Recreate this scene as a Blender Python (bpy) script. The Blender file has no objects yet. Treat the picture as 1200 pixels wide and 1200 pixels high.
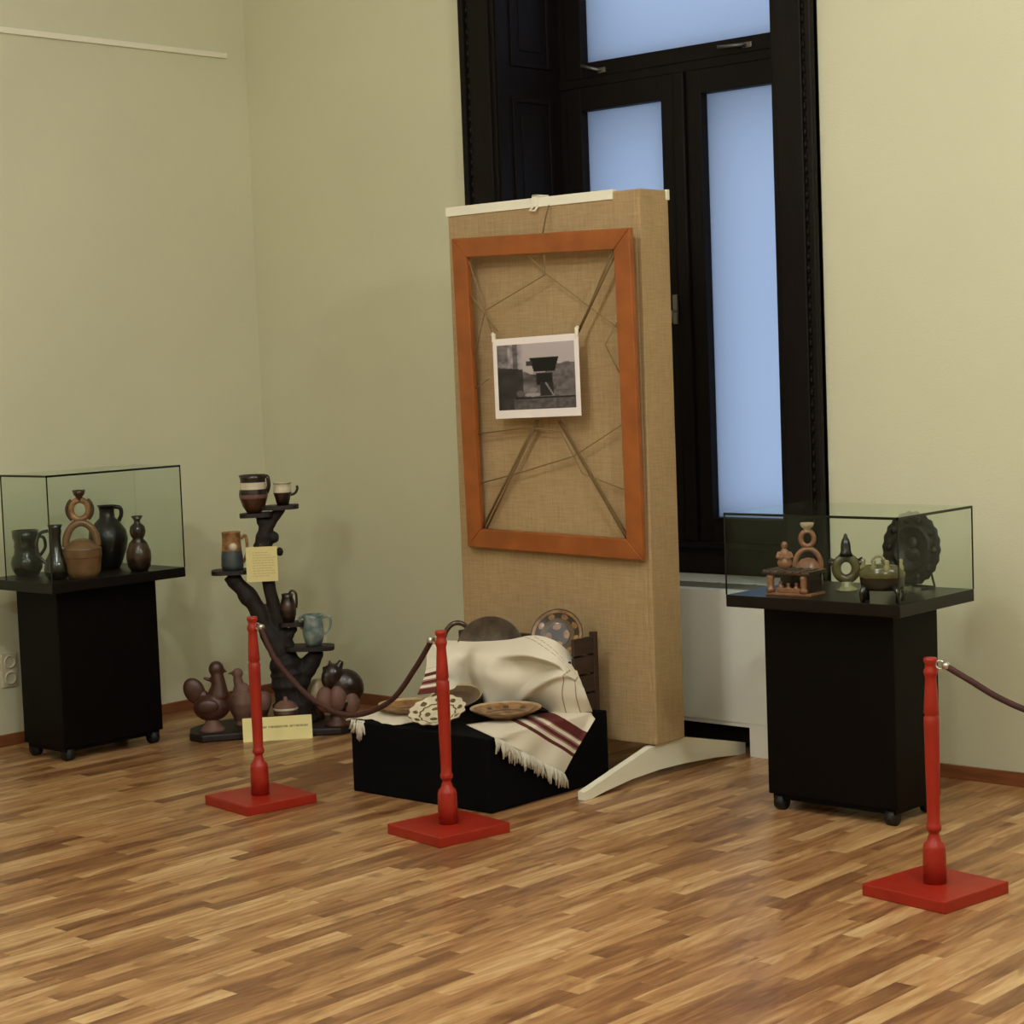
import bpy, bmesh, math, random
from mathutils import Vector, Matrix
random.seed(7)
PI = math.pi
scene = bpy.context.scene
COL = scene.collection

# ------------------------------------------------------------------ helpers
def lin(c):
    c /= 255.0
    return c / 12.92 if c <= 0.04045 else ((c + 0.055) / 1.055) ** 2.4
def rgb(r, g, b):
    return (lin(r), lin(g), lin(b), 1.0)

def mat(name, c, rough=0.5, var=0.0, scale=20.0, bump=0.0, bscale=60.0, metal=0.0, coat=0.0, spec=0.5, c2=None, stretch=(1, 1, 1)):
    """principled material; optional second colour mixed by noise, optional bump"""
    m = bpy.data.materials.new(name); m.use_nodes = True
    nt = m.node_tree; N = nt.nodes; L = nt.links
    b = N['Principled BSDF']
    col = rgb(*c)
    b.inputs['Base Color'].default_value = col
    b.inputs['Roughness'].default_value = rough
    b.inputs['Metallic'].default_value = metal
    b.inputs['Specular IOR Level'].default_value = spec
    b.inputs['Coat Weight'].default_value = coat
    b.inputs['Coat Roughness'].default_value = 0.12
    tc = N.new('ShaderNodeTexCoord'); mp = N.new('ShaderNodeMapping')
    mp.inputs['Scale'].default_value = stretch
    L.new(tc.outputs['Object'], mp.inputs['Vector'])
    if var > 0 or c2:
        n = N.new('ShaderNodeTexNoise'); n.inputs['Scale'].default_value = scale; n.inputs['Detail'].default_value = 5
        L.new(mp.outputs[0], n.inputs['Vector'])
        r = N.new('ShaderNodeValToRGB')
        r.color_ramp.elements[0].position = 0.35; r.color_ramp.elements[1].position = 0.65
        other = rgb(*c2) if c2 else tuple(x * (1 - var) for x in col[:3]) + (1,)
        r.color_ramp.elements[0].color = other; r.color_ramp.elements[1].color = col
        L.new(n.outputs['Fac'], r.inputs['Fac']); L.new(r.outputs['Color'], b.inputs['Base Color'])
    if bump > 0:
        n2 = N.new('ShaderNodeTexNoise'); n2.inputs['Scale'].default_value = bscale; n2.inputs['Detail'].default_value = 4
        L.new(mp.outputs[0], n2.inputs['Vector'])
        bp = N.new('ShaderNodeBump'); bp.inputs['Strength'].default_value = bump; bp.inputs['Distance'].default_value = 0.004
        L.new(n2.outputs['Fac'], bp.inputs['Height']); L.new(bp.outputs[0], b.inputs['Normal'])
    return m

class MB:
    """collects shapes, then links them as ONE mesh object"""
    def __init__(s):
        s.bm = bmesh.new(); s.mi = 0; s.T = Matrix.Identity(4)
    def v(s, p):
        return s.bm.verts.new(s.T @ Vector(p))
    def f(s, vs, smooth=True):
        try:
            fc = s.bm.faces.new(vs); fc.material_index = s.mi; fc.smooth = smooth; return fc
        except ValueError:
            return None
    def box(s, x0, x1, y0, y1, z0, z1, bevel=0.0):
        vs = [s.v(p) for p in ((x0,y0,z0),(x1,y0,z0),(x1,y1,z0),(x0,y1,z0),(x0,y0,z1),(x1,y0,z1),(x1,y1,z1),(x0,y1,z1))]
        fs = [s.f([vs[i] for i in q], False) for q in ((0,3,2,1),(4,5,6,7),(0,1,5,4),(1,2,6,5),(2,3,7,6),(3,0,4,7))]
        if bevel > 0:
            es = list({e for fc in fs for e in fc.edges})
            bmesh.ops.bevel(s.bm, geom=es, offset=bevel, segments=2, affect='EDGES', profile=0.6)
    def prism(s, poly, axis, a, b):
        """polygon (list of 2D points) extruded along an axis from a to b"""
        def P(p, t):
            return {'x': (t, p[0], p[1]), 'y': (p[0], t, p[1]), 'z': (p[0], p[1], t)}[axis]
        A = [s.v(P(p, a)) for p in poly]; B = [s.v(P(p, b)) for p in poly]; n = len(poly)
        s.f(A[::-1], False); s.f(B, False)
        for i in range(n):
            s.f([A[i], A[(i+1) % n], B[(i+1) % n], B[i]], False)
    def lathe(s, prof, seg=32, sx=1.0, sy=1.0, wob=None):
        """profile: (r, z[, material index for the band that follows])"""
        rings = []
        for p in prof:
            r, z = p[0], p[1]
            if r < 1e-6:
                rings.append([s.v((0, 0, z))])
            else:
                ring = []
                for k in range(seg):
                    a = 2*PI*k/seg; q = wob(a, z) if wob else 1.0
                    ring.append(s.v((r*sx*q*math.cos(a), r*sy*q*math.sin(a), z)))
                rings.append(ring)
        keep = s.mi
        for i in range(len(prof)-1):
            s.mi = prof[i][2] if len(prof[i]) > 2 else keep
            A, B = rings[i], rings[i+1]
            for k in range(seg):
                j = (k+1) % seg
                if len(A) == 1 and len(B) == 1: continue
                if len(A) == 1: s.f([A[0], B[j], B[k]])
                elif len(B) == 1: s.f([A[k], A[j], B[0]])
                else: s.f([A[k], A[j], B[j], B[k]])
        s.mi = keep
    def tube(s, pts, rad, seg=12, cap=True, closed=False):
        pts = [Vector(p) for p in pts]; n = len(pts)
        if not hasattr(rad, '__len__'): rad = [rad]*n
        rings = []; up = None
        for i in range(n):
            if closed: t = pts[(i+1) % n] - pts[i-1]
            else: t = pts[min(i+1, n-1)] - pts[max(i-1, 0)]
            t.normalize()
            if up is None:
                up = Vector((0, 0, 1)) if abs(t.z) < 0.9 else Vector((1, 0, 0))
            a = t.cross(up).normalized(); b = a.cross(t).normalized(); up = b
            rings.append([s.v(pts[i] + rad[i]*(math.cos(2*PI*k/seg)*a + math.sin(2*PI*k/seg)*b)) for k in range(seg)])
        m = n if closed else n-1
        for i in range(m):
            A, B = rings[i], rings[(i+1) % n]
            for k in range(seg):
                j = (k+1) % seg; s.f([A[k], B[k], B[j], A[j]])
        if cap and not closed:
            s.f(rings[0]); s.f(rings[-1][::-1])
    def ring(s, c, R, r, ax=(1,0,0), az=(0,0,1), sz=1.0, a0=0.0, a1=2*PI, n=32, seg=12):
        """torus (or arc of one) in the plane spanned by ax, az"""
        c = Vector(c); ax = Vector(ax); az = Vector(az)
        full = abs(a1 - a0 - 2*PI) < 1e-4
        k = n if full else n+1
        pts = [c + R*math.cos(a0+(a1-a0)*i/n)*ax + R*sz*math.sin(a0+(a1-a0)*i/n)*az for i in range(k)]
        s.tube(pts, r, seg, closed=full)
    def ball(s, c, rx, ry=None, rz=None, seg=20, rings=12, rot=None):
        ry = ry or rx; rz = rz or rx
        keep = s.T
        s.T = s.T @ Matrix.Translation(Vector(c)) @ (rot.to_4x4() if rot else Matrix.Identity(4)) @ Matrix.Diagonal((rx, ry, rz, 1))
        s.lathe([(math.sin(PI*i/rings) if 0 < i < rings else 0, -math.cos(PI*i/rings)) for i in range(rings+1)], seg)
        s.T = keep
    def grid(s, fn, nu, nv, attr=None):
        vs = [[s.v(fn(i/nu, j/nv)) for j in range(nv+1)] for i in range(nu+1)]
        for i in range(nu):
            for j in range(nv):
                s.f([vs[i][j], vs[i+1][j], vs[i+1][j+1], vs[i][j+1]])
        return vs
    def build(s, name, mats, parent=None, loc=(0,0,0), rot=(0,0,0), mods=None, fix=True):
        me = bpy.data.meshes.new(name)
        if fix: bmesh.ops.recalc_face_normals(s.bm, faces=s.bm.faces)
        s.bm.to_mesh(me); s.bm.free()
        if not isinstance(mats, (list, tuple)): mats = [mats]
        for m in mats: me.materials.append(m)
        o = bpy.data.objects.new(name, me); COL.objects.link(o)
        o.location = loc; o.rotation_euler = rot
        if parent: o.parent = parent
        return o

def tag(o, label, cat, group=None):
    o['label'] = label; o['category'] = cat
    if group: o['group'] = group
    return o
def thing(name, label, cat, loc=(0,0,0), rz=0.0, group=None):
    o = bpy.data.objects.new(name, None); COL.objects.link(o)
    o.location = loc; o.rotation_euler = (0, 0, rz); o.empty_display_size = 0.05
    return tag(o, label, cat, group)
def struct(o):
    o['kind'] = 'structure'; return o
def weld(o, voxel=0.004, smooth=6):
    m = o.modifiers.new('Remesh', 'REMESH'); m.mode = 'VOXEL'; m.voxel_size = voxel; m.use_smooth_shade = True
    if smooth:
        q = o.modifiers.new('Smooth', 'SMOOTH'); q.factor = 0.5; q.iterations = smooth
    return o
def copy_tree(o, parent=None):
    c = o.copy(); COL.objects.link(c)
    if parent: c.parent = parent
    for ch in list(o.children): copy_tree(ch, c)
    return c

# ------------------------------------------------------------------ materials
def wall_mat():
    m = mat('wall_paint', (214, 212, 180), 0.85, var=0.05, scale=1.2, bump=0.25, bscale=180, spec=0.25)
    return m
M_wall = wall_mat()
M_ceil = mat('ceiling_paint', (232, 230, 218), 0.9)
M_white = mat('white_metal', (228, 226, 212), 0.4)
M_trimwhite = mat('white_trim', (236, 232, 208), 0.5)
M_base = mat('baseboard_wood', (140, 84, 50), 0.4, var=0.35, scale=6, stretch=(1, 1, 8))
M_dark = mat('dark_window_wood', (22, 16, 13), 0.55, var=0.3, scale=9, stretch=(6, 6, 0.6), spec=0.16)
M_cab = mat('dark_veneer', (11, 7, 6), 0.5, var=0.3, scale=9, stretch=(5, 5, 0.6), spec=0.10)
M_top = mat('dark_veneer_top', (13, 8, 7), 0.35, var=0.3, scale=9, stretch=(5, 5, 0.6), spec=0.3)
M_black = mat('black_cloth', (9, 9, 9), 0.9, spec=0.1)
M_rubber = mat('black_rubber', (10, 10, 10), 0.6)
M_recess = mat('recess_shade', (10, 9, 8), 0.9)
M_red = mat('red_lacquer', (160, 40, 25), 0.36, var=0.15, scale=14, coat=0.06, spec=0.35)
M_rope = mat('maroon_rope', (66, 30, 20), 0.75, var=0.3, scale=60, bump=0.5, bscale=220)
M_steel = mat('bright_steel', (200, 196, 185), 0.3, metal=0.9)
M_dull = mat('dull_steel', (128, 122, 114), 0.4, metal=0.7)
M_frame = mat('honey_pine', (160, 88, 34), 0.42, var=0.28, scale=7, stretch=(1.2, 6, 1.2))
M_string = mat('sisal_string', (116, 92, 56), 0.9)
M_paper = mat('photo_paper', (240, 230, 224), 0.45)
M_card = mat('cream_card', (240, 228, 160), 0.7)
M_label = mat('cream_paper', (226, 214, 150), 0.8)
M_ink = mat('grey_ink', (130, 120, 80), 0.8)
M_faint = mat('faint_ink', (196, 182, 122), 0.8)
M_bark = mat('dark_bark', (30, 18, 12), 0.75, var=0.4, scale=22, bump=0.9, bscale=45, stretch=(1, 1, 0.4))
M_slab = mat('dark_slab', (34, 20, 14), 0.6, var=0.4, scale=14)
M_crate = mat('crate_wood', (60, 38, 22), 0.7, var=0.4, scale=10, stretch=(1, 1, 6), bump=0.3)
M_socket = mat('socket_plastic', (206, 200, 172), 0.4)
M_hole = mat('socket_hole', (40, 36, 28), 0.6)
# ceramics
C_terra = mat('terracotta', (150, 100, 70), 0.38, var=0.25, scale=30, coat=0.25)
C_buff = mat('buff_clay', (128, 94, 64), 0.38, var=0.25, scale=30, coat=0.25)
C_cream = mat('cream_glaze', (196, 172, 132), 0.35, var=0.2, scale=30, coat=0.3)
C_brown = mat('brown_glaze', (74, 46, 28), 0.3, var=0.35, scale=30, coat=0.4)
C_dkbrown = mat('dark_brown_glaze', (40, 24, 17), 0.28, var=0.3, scale=30, coat=0.4)
C_green = mat('dark_green_glaze', (19, 21, 16), 0.22, var=0.4, scale=25, coat=0.5)
C_olive = mat('olive_glaze', (96, 88, 52), 0.2, var=0.4, scale=25, coat=0.6)
C_olight = mat('pale_olive_glaze', (150, 144, 104), 0.25, var=0.3, scale=40, coat=0.5)
C_black = mat('black_pottery', (13, 12, 10), 0.4, var=0.3, scale=20, coat=0.2)
C_pink = mat('unglazed_clay', (120, 86, 72), 0.6, var=0.2, scale=30)
C_hen = mat('red_brown_clay', (78, 45, 32), 0.45, var=0.3, scale=25, coat=0.15)
C_grey = mat('blue_grey_glaze', (70, 80, 82), 0.35, var=0.3, scale=30, coat=0.3)
C_teal = mat('teal_glaze', (84, 106, 106), 0.3, var=0.25, scale=25, coat=0.4, c2=(150, 160, 150))
C_white = mat('white_slip', (214, 202, 172), 0.4, var=0.15, scale=30, coat=0.2)
C_tan = mat('tan_glaze', (172, 128, 82), 0.35, var=0.3, scale=30, coat=0.3, c2=(110, 70, 38))
C_ochre = mat('ochre_glaze', (156, 120, 78), 0.35, var=0.3, scale=26, coat=0.3, c2=(112, 74, 38))
C_pewter = mat('grey_brown_glaze', (92, 78, 58), 0.45, var=0.3, scale=18, coat=0.1, c2=(54, 42, 30))
C_relief = mat('relief_brown', (26, 17, 13), 0.4, var=0.4, scale=40, spec=0.3, coat=0.05, bump=0.6, bscale=60)
C_spot = mat('brown_green_decor', (92, 72, 40), 0.35, var=0.3, scale=40, coat=0.3)

def burlap():
    m = bpy.data.materials.new('burlap'); m.use_nodes = True
    nt = m.node_tree; N = nt.nodes; L = nt.links; b = N['Principled BSDF']
    b.inputs['Roughness'].default_value = 0.95; b.inputs['Specular IOR Level'].default_value = 0.1
    tc = N.new('ShaderNodeTexCoord')
    outs = []
    for st in ((260, 260, 14), (14, 14, 260)):
        mp = N.new('ShaderNodeMapping'); mp.inputs['Scale'].default_value = st
        L.new(tc.outputs['Object'], mp.inputs['Vector'])
        n = N.new('ShaderNodeTexNoise'); n.inputs['Scale'].default_value = 1.0; n.inputs['Detail'].default_value = 2
        L.new(mp.outputs[0], n.inputs['Vector']); outs.append(n)
    big = N.new('ShaderNodeTexNoise'); big.inputs['Scale'].default_value = 5; L.new(tc.outputs['Object'], big.inputs['Vector'])
    a = N.new('ShaderNodeMath'); a.operation = 'ADD'; L.new(outs[0].outputs['Fac'], a.inputs[0]); L.new(outs[1].outputs['Fac'], a.inputs[1])
    a2 = N.new('ShaderNodeMath'); a2.operation = 'MULTIPLY_ADD'; a2.inputs[1].default_value = 0.4
    L.new(big.outputs['Fac'], a2.inputs[0]); L.new(a.outputs[0], a2.inputs[2])
    r = N.new('ShaderNodeValToRGB')
    r.color_ramp.elements[0].position = 0.75; r.color_ramp.elements[0].color = rgb(156, 130, 92)
    r.color_ramp.elements[1].position = 1.6; r.color_ramp.elements[1].color = rgb(182, 155, 114)
    mr = N.new('ShaderNodeMath'); mr.operation = 'MULTIPLY'; mr.inputs[1].default_value = 0.5
    r.color_ramp.elements[0].position = 0.40; r.color_ramp.elements[1].position = 0.78
    L.new(a2.outputs[0], mr.inputs[0]); L.new(mr.outputs[0], r.inputs['Fac'])
    L.new(r.outputs['Color'], b.inputs['Base Color'])
    bp = N.new('ShaderNodeBump'); bp.inputs['Strength'].default_value = 0.4; bp.inputs['Distance'].default_value = 0.002
    L.new(a.outputs[0], bp.inputs['Height']); L.new(bp.outputs[0], b.inputs['Normal'])
    return m
M_burlap = burlap()

def floor_mat():
    m = bpy.data.materials.new('strip_laminate'); m.use_nodes = True
    nt = m.node_tree; N = nt.nodes; L = nt.links; b = N['Principled BSDF']
    def math_(op, a, c=None, d=None):
        n = N.new('ShaderNodeMath'); n.operation = op
        for i, q in enumerate((a, c, d)):
            if q is None: continue
            if isinstance(q, (int, float)): n.inputs[i].default_value = q
            else: L.new(q, n.inputs[i])
        return n.outputs[0]
    g = N.new('ShaderNodeNewGeometry'); sp = N.new('ShaderNodeSeparateXYZ'); L.new(g.outputs['Position'], sp.inputs[0])
    X, Y = sp.outputs['X'], sp.outputs['Y']
    W = 0.066; LEN = 0.46
    row = math_('FLOOR', math_('DIVIDE', X, W))
    wn = N.new('ShaderNodeTexWhiteNoise'); wn.noise_dimensions = '1D'; L.new(row, wn.inputs['W'])
    yy = math_('ADD', math_('DIVIDE', Y, LEN), math_('MULTIPLY', wn.outputs['Value'], 7.3))
    col = math_('FLOOR', yy)
    cb = N.new('ShaderNodeCombineXYZ'); L.new(row, cb.inputs[0]); L.new(col, cb.inputs[1])
    idn = N.new('ShaderNodeTexWhiteNoise'); idn.noise_dimensions = '2D'; L.new(cb.outputs[0], idn.inputs['Vector'])
    ID = idn.outputs['Value']
    # grain, stretched along the strips, different on every strip
    cv = N.new('ShaderNodeCombineXYZ')
    L.new(math_('MULTIPLY', X, 20.0), cv.inputs[0])
    L.new(math_('MULTIPLY', Y, 2.2), cv.inputs[1]); L.new(math_('MULTIPLY', ID, 53.0), cv.inputs[2])
    gn = N.new('ShaderNodeTexNoise'); gn.inputs['Scale'].default_value = 1.0; gn.inputs['Detail'].default_value = 4; gn.inputs['Roughness'].default_value = 0.55
    gn.inputs['Distortion'].default_value = 1.4
    L.new(cv.outputs[0], gn.inputs['Vector'])
    cv2 = N.new('ShaderNodeCombineXYZ')
    L.new(math_('MULTIPLY', X, 9.0), cv2.inputs[0]); L.new(math_('MULTIPLY', Y, 3.0), cv2.inputs[1]); L.new(math_('MULTIPLY', ID, 91.0), cv2.inputs[2])
    kn = N.new('ShaderNodeTexNoise'); kn.inputs['Scale'].default_value = 1.0; kn.inputs['Detail'].default_value = 2; kn.inputs['Distortion'].default_value = 1.5
    L.new(cv2.outputs[0], kn.inputs['Vector'])
    t = math_('ADD', math_('MULTIPLY', ID, 0.40), math_('MULTIPLY', gn.outputs['Fac'], 0.96))
    r = N.new('ShaderNodeValToRGB'); cr = r.color_ramp
    cr.elements[0].position = 0.34; cr.elements[0].color = rgb(106, 70, 46)
    cr.elements[1].position = 1.0; cr.elements[1].color = rgb(208, 173, 124)
    e = cr.elements.new(0.56); e.color = rgb(140, 98, 62)
    e = cr.elements.new(0.76); e.color = rgb(175, 132, 86)
    L.new(t, r.inputs['Fac'])
    rs = N.new('ShaderNodeValToRGB'); rs.color_ramp.elements[0].position = 0.24; rs.color_ramp.elements[0].color = (1, 1, 1, 1)
    rs.color_ramp.elements[1].position = 0.40; rs.color_ramp.elements[1].color = (0, 0, 0, 1)
    L.new(kn.outputs['Fac'], rs.inputs['Fac'])
    mx = N.new('ShaderNodeMix'); mx.data_type = 'RGBA'
    L.new(math_('MULTIPLY', rs.outputs['Color'], 0.75), mx.inputs['Factor']); L.new(r.outputs['Color'], mx.inputs[6]); mx.inputs[7].default_value = rgb(96, 58, 32)
    # thin dark seams between strips
    fx = math_('FRACT', math_('DIVIDE', X, W * 3))
    seam = math_('LESS_THAN', fx, 0.012)
    mx2 = N.new('ShaderNodeMix'); mx2.data_type = 'RGBA'
    L.new(math_('MULTIPLY', seam, 0.4), mx2.inputs['Factor']); L.new(mx.outputs[2], mx2.inputs[6]); mx2.inputs[7].default_value = rgb(70, 42, 22)
    L.new(mx2.outputs[2], b.inputs['Base Color'])
    b.inputs['Roughness'].default_value = 0.30; b.inputs['Specular IOR Level'].default_value = 0.30
    return m
M_floor = floor_mat()

def glass_mat():
    m = bpy.data.materials.new('case_glass'); m.use_nodes = True
    nt = m.node_tree; N = nt.nodes; L = nt.links
    N.remove(N['Principled BSDF'])
    tr = N.new('ShaderNodeBsdfTransparent'); tr.inputs['Color'].default_value = (0.948, 0.970, 0.953, 1)
    gl = N.new('ShaderNodeBsdfGlossy'); gl.inputs['Roughness'].default_value = 0.02; gl.inputs['Color'].default_value = (0.9, 0.95, 0.9, 1)
    lw = N.new('ShaderNodeLayerWeight'); lw.inputs['Blend'].default_value = 0.5
    pw_ = N.new('ShaderNodeMath'); pw_.operation = 'POWER'; pw_.inputs[1].default_value = 5.0
    ma = N.new('ShaderNodeMath'); ma.operation = 'MULTIPLY_ADD'; ma.inputs[1].default_value = 0.5; ma.inputs[2].default_value = 0.008
    L.new(lw.outputs['Facing'], pw_.inputs[0]); L.new(pw_.outputs[0], ma.inputs[0])
    mx = N.new('ShaderNodeMixShader')
    L.new(ma.outputs[0], mx.inputs[0]); L.new(tr.outputs[0], mx.inputs[1]); L.new(gl.outputs[0], mx.inputs[2])
    L.new(mx.outputs[0], N['Material Output'].inputs['Surface'])
    return m
M_glass = glass_mat()
M_edge = mat('glass_edge', (14, 20, 12), 0.2, spec=0.4)

def frost_mat():
    """frosted window glass: passes the daylight of the sky outside diffusely"""
    m = bpy.data.materials.new('frosted_glass'); m.use_nodes = True
    nt = m.node_tree; N = nt.nodes; L = nt.links
    N.remove(N['Principled BSDF'])
    t = N.new('ShaderNodeBsdfTranslucent'); t.inputs['Color'].default_value = (0.86, 0.90, 0.94, 1)
    g = N.new('ShaderNodeBsdfGlossy'); g.inputs['Roughness'].default_value = 0.35; g.inputs['Color'].default_value = (0.8, 0.8, 0.8, 1)
    mx = N.new('ShaderNodeMixShader'); mx.inputs[0].default_value = 0.04
    L.new(t.outputs[0], mx.inputs[1]); L.new(g.outputs[0], mx.inputs[2])
    L.new(mx.outputs[0], N['Material Output'].inputs['Surface'])
    return m
M_frost = frost_mat()

def attr_mat(name, ramp=None, rough=0.9):
    m = bpy.data.materials.new(name); m.use_nodes = True
    nt = m.node_tree; N = nt.nodes; L = nt.links; b = N['Principled BSDF']
    b.inputs['Roughness'].default_value = rough; b.inputs['Specular IOR Level'].default_value = 0.2
    a = N.new('ShaderNodeAttribute')
    if ramp is None:
        a.attribute_name = 'print'; L.new(a.outputs['Color'], b.inputs['Base Color'])
    else:
        a.attribute_name = 'weave'
        r = N.new('ShaderNodeValToRGB'); r.color_ramp.interpolation = 'CONSTANT'
        els = r.color_ramp.elements
        els[0].position = 0; els[0].color = ramp[0][1]
        els[1].position = ramp[1][0]; els[1].color = ramp[1][1]
        for p, c in ramp[2:]:
            e = els.new(p); e.color = c
        L.new(a.outputs['Fac'], r.inputs['Fac']); L.new(r.outputs['Color'], b.inputs['Base Color'])
        tc = N.new('ShaderNodeTexCoord'); n = N.new('ShaderNodeTexNoise'); n.inputs['Scale'].default_value = 350
        L.new(tc.outputs['Object'], n.inputs['Vector'])
        bp = N.new('ShaderNodeBump'); bp.inputs['Strength'].default_value = 0.3; bp.inputs['Distance'].default_value = 0.002
        L.new(n.outputs['Fac'], bp.inputs['Height']); L.new(bp.outputs[0], b.inputs['Normal'])
    return m
CLOTH = rgb(222, 213, 192); RED = rgb(98, 46, 42); PINKS = rgb(160, 118, 108); DASH = rgb(158, 134, 106)
M_towel = attr_mat('woven_towel', [(0, CLOTH), (0.06, DASH), (0.18, CLOTH), (0.33, RED), (0.385, CLOTH), (0.44, PINKS), (0.465, RED), (0.52, PINKS), (0.55, CLOTH), (0.60, PINKS), (0.62, RED), (0.78, CLOTH)])
M_fringe = mat('cotton_fringe', (204, 198, 180), 0.95)
M_print = attr_mat('photo_print_ink', None, 0.35)

# ------------------------------------------------------------------ room shell
XL, YW, ZC, XR, YF = -7.42, 6.43, 4.3, 2.6, -3.2
OX0, OX1, OZ1 = -5.763, -4.332, 4.0       # window opening
m = MB(); m.box(XL-0.2, XR+0.2, YF-0.2, YW+0.6, -0.1, 0); struct(m.build('floor', M_floor))
m = MB(); m.box(XL-0.2, XR+0.2, YF-0.2, YW+0.6, ZC, ZC+0.1); struct(m.build('ceiling', M_ceil))
m = MB(); m.box(XL-0.2, XL, YF, YW+0.5, 0, ZC); struct(m.build('wall_left', M_wall))
m = MB(); m.box(XR, XR+0.2, YF, YW+0.5, 0, ZC); struct(m.build('wall_right', M_wall))
m = MB(); m.box(XL, XR, YF-0.2, YF, 0, ZC); struct(m.build('wall_front', M_wall))
m = MB()
m.box(XL, OX0, YW, YW+0.5, 0, ZC); m.box(OX1, XR, YW, YW+0.5, 0, ZC)
m.box(OX0, OX1, YW, YW+0.5, OZ1, ZC); m.box(OX0, OX1, YW+0.43, YW+0.5, 0, 0.66)
struct(m.build('wall_back', M_wall))
m = MB(); m.box(XL, XL+0.014, YF, YW, 0, 0.05, 0.003); struct(m.build('baseboard_left', M_base))
m = MB(); m.box(OX1+0.195, XR, YW-0.014, YW, 0, 0.052, 0.003); m.box(XL, OX0-0.195, YW-0.014, YW, 0, 0.052, 0.003)
struct(m.build('baseboard_back', M_base))
m = MB(); m.box(XL, XL+0.02, 1.0, 6.30, 3.108, 3.134, 0.003); struct(m.build('trim_1', M_trimwhite))

# window: casing, panelled reveal, frame, sashes, frosted panes, handles
win = bpy.data.objects.new('window_1', None); COL.objects.link(win); struct(win)
win.location = ((OX0+OX1)/2, YW, 0)
wx = -(OX0+OX1)/2
def wbuild(m, name, mt, par=None):
    o = m.build(name, mt, par or win)
    return o
def wmb():
    m = MB(); m.T = Matrix.Translation((wx, -YW, 0)); return m
m = wmb()
for x0, x1, sgn in ((OX0-0.19, OX0, -1), (OX1, OX1+0.19, 1)):
    m.box(x0, x1, YW-0.03, YW, 0, OZ1+0.19, 0.004)
    m.box(x0+0.05 if sgn < 0 else x0+0.02, x1-0.02 if sgn < 0 else x1-0.05, YW-0.042, YW-0.028, 0.02, OZ1, 0.006)
    xa = x0 if sgn < 0 else x1-0.03
    m.box(xa, xa+0.03, YW-0.05, YW, 0, OZ1+0.19, 0.008)
    xb = x0+0.042 if sgn < 0 else x1-0.042
    for k in range(86):                      # carved bead row
        m.ball((xb, YW-0.032, 0.03+k*0.047), 0.009, 0.012, 0.017, 8, 6)
m.box(OX0-0.19, OX1+0.19, YW-0.04, YW, OZ1, OZ1+0.19, 0.006)
wbuild(m, 'casing', M_dark)
WY = 6.82
m = wmb()                                       # panelled lining of the opening
for x, sgn in ((OX0, 1), (OX1, -1)):
    a, b_ = (x, x+0.012) if sgn > 0 else (x-0.012, x)
    m.box(a, b_, YW-0.02, WY+0.1, 0.66, OZ1)
    for z0, z1 in ((0.95, 1.75), (1.85, 2.75), (2.88, 3.85)):
        c, d = (x+0.012, x+0.022) if sgn > 0 else (x-0.022, x-0.012)
        y0, y1 = YW+0.06, WY-0.07
        m.box(c, d, y0, y0+0.022, z0, z1, 0.004); m.box(c, d, y1-0.022, y1, z0, z1, 0.004)
        m.box(c, d, y0+0.022, y1-0.022, z0, z0+0.022, 0.004); m.box(c, d, y0+0.022, y1-0.022, z1-0.022, z1, 0.004)
        m.box(c-0.003*sgn, d-0.004*sgn, y0+0.06, y1-0.06, z0+0.07, z1-0.07, 0.004)
m.box(OX0, OX1, YW-0.02, WY+0.1, OZ1-0.012, OZ1)
wbuild(m, 'reveal_lining', M_dark)
m = wmb()                                       # fixed frame: posts, transom, apron
FX0, FX1 = OX0+0.012, OX1-0.012
PX = [(-5.625, -5.183), (-4.972, -4.505)]      # pane openings of the two lower leaves
m.box(FX0, FX0+0.06, WY, WY+0.09, 0.66, OZ1-0.012); m.box(FX1-0.06, FX1, WY, WY+0.09, 0.66, OZ1-0.012)
m.box(FX0, FX1, WY-0.012, WY+0.09, 2.795, 2.835, 0.004)
m.box(FX0, FX1, WY, WY+0.09, 0.66, 0.80); m.box(FX0, FX1, WY-0.03, WY+0.09, 0.775, 0.80, 0.004)
m.box(FX0, FX1, WY, WY+0.09, OZ1-0.08, OZ1-0.012)
wbuild(m, 'frame', M_dark)
def sash(x0, x1, z0, z1, px0, px1, pz0, pz1, y, shade_depth=0.34, name='sash'):
    m = wmb()
    m.box(x0, px0, y, y+0.06, z0, z1, 0.004); m.box(px1, x1, y, y+0.06, z0, z1, 0.004)
    m.box(px0, px1, y, y+0.06, z0, pz0, 0.004); m.box(px0, px1, y, y+0.06, pz1, z1, 0.004)
    o = wbuild(m, name, M_dark)
    m = wmb(); m.box(px0-0.01, px1+0.01, y+0.045, y+0.051, pz0-0.01, pz1+0.01)
    wbuild(m, 'pane', M_frost, o)
    m = wmb()                                   # unseen outer rails, deepened to shade the pane's top and left edge
    q = 0.06
    m.box(x0, px0-0.004, y+0.062, y+0.22, z0, z1); m.box(px1+0.004, x1, y+0.062, y+0.14, z0, z1)
    m.box(px0, px1, y+0.062, y+0.14, z0, pz0); m.box(px0, px1, y+0.062, y+shade_depth, pz1+0.003, z1)
    wbuild(m, 'shade_rail', M_dark, o)
    return o
MID = -5.078
s1 = sash(FX0+0.045, MID-0.03, 0.80, 2.795, PX[0][0], PX[0][1], 0.905, 2.692, WY-0.012)
s2 = sash(MID+0.03, FX1-0.045, 0.80, 2.795, PX[1][0], PX[1][1], 0.905, 2.695, WY-0.012)
m = wmb(); m.box(MID-0.03, MID+0.03, WY-0.03, WY+0.05, 0.80, 2.795, 0.008); wbuild(m, 'mullion_strip', M_dark)
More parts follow.
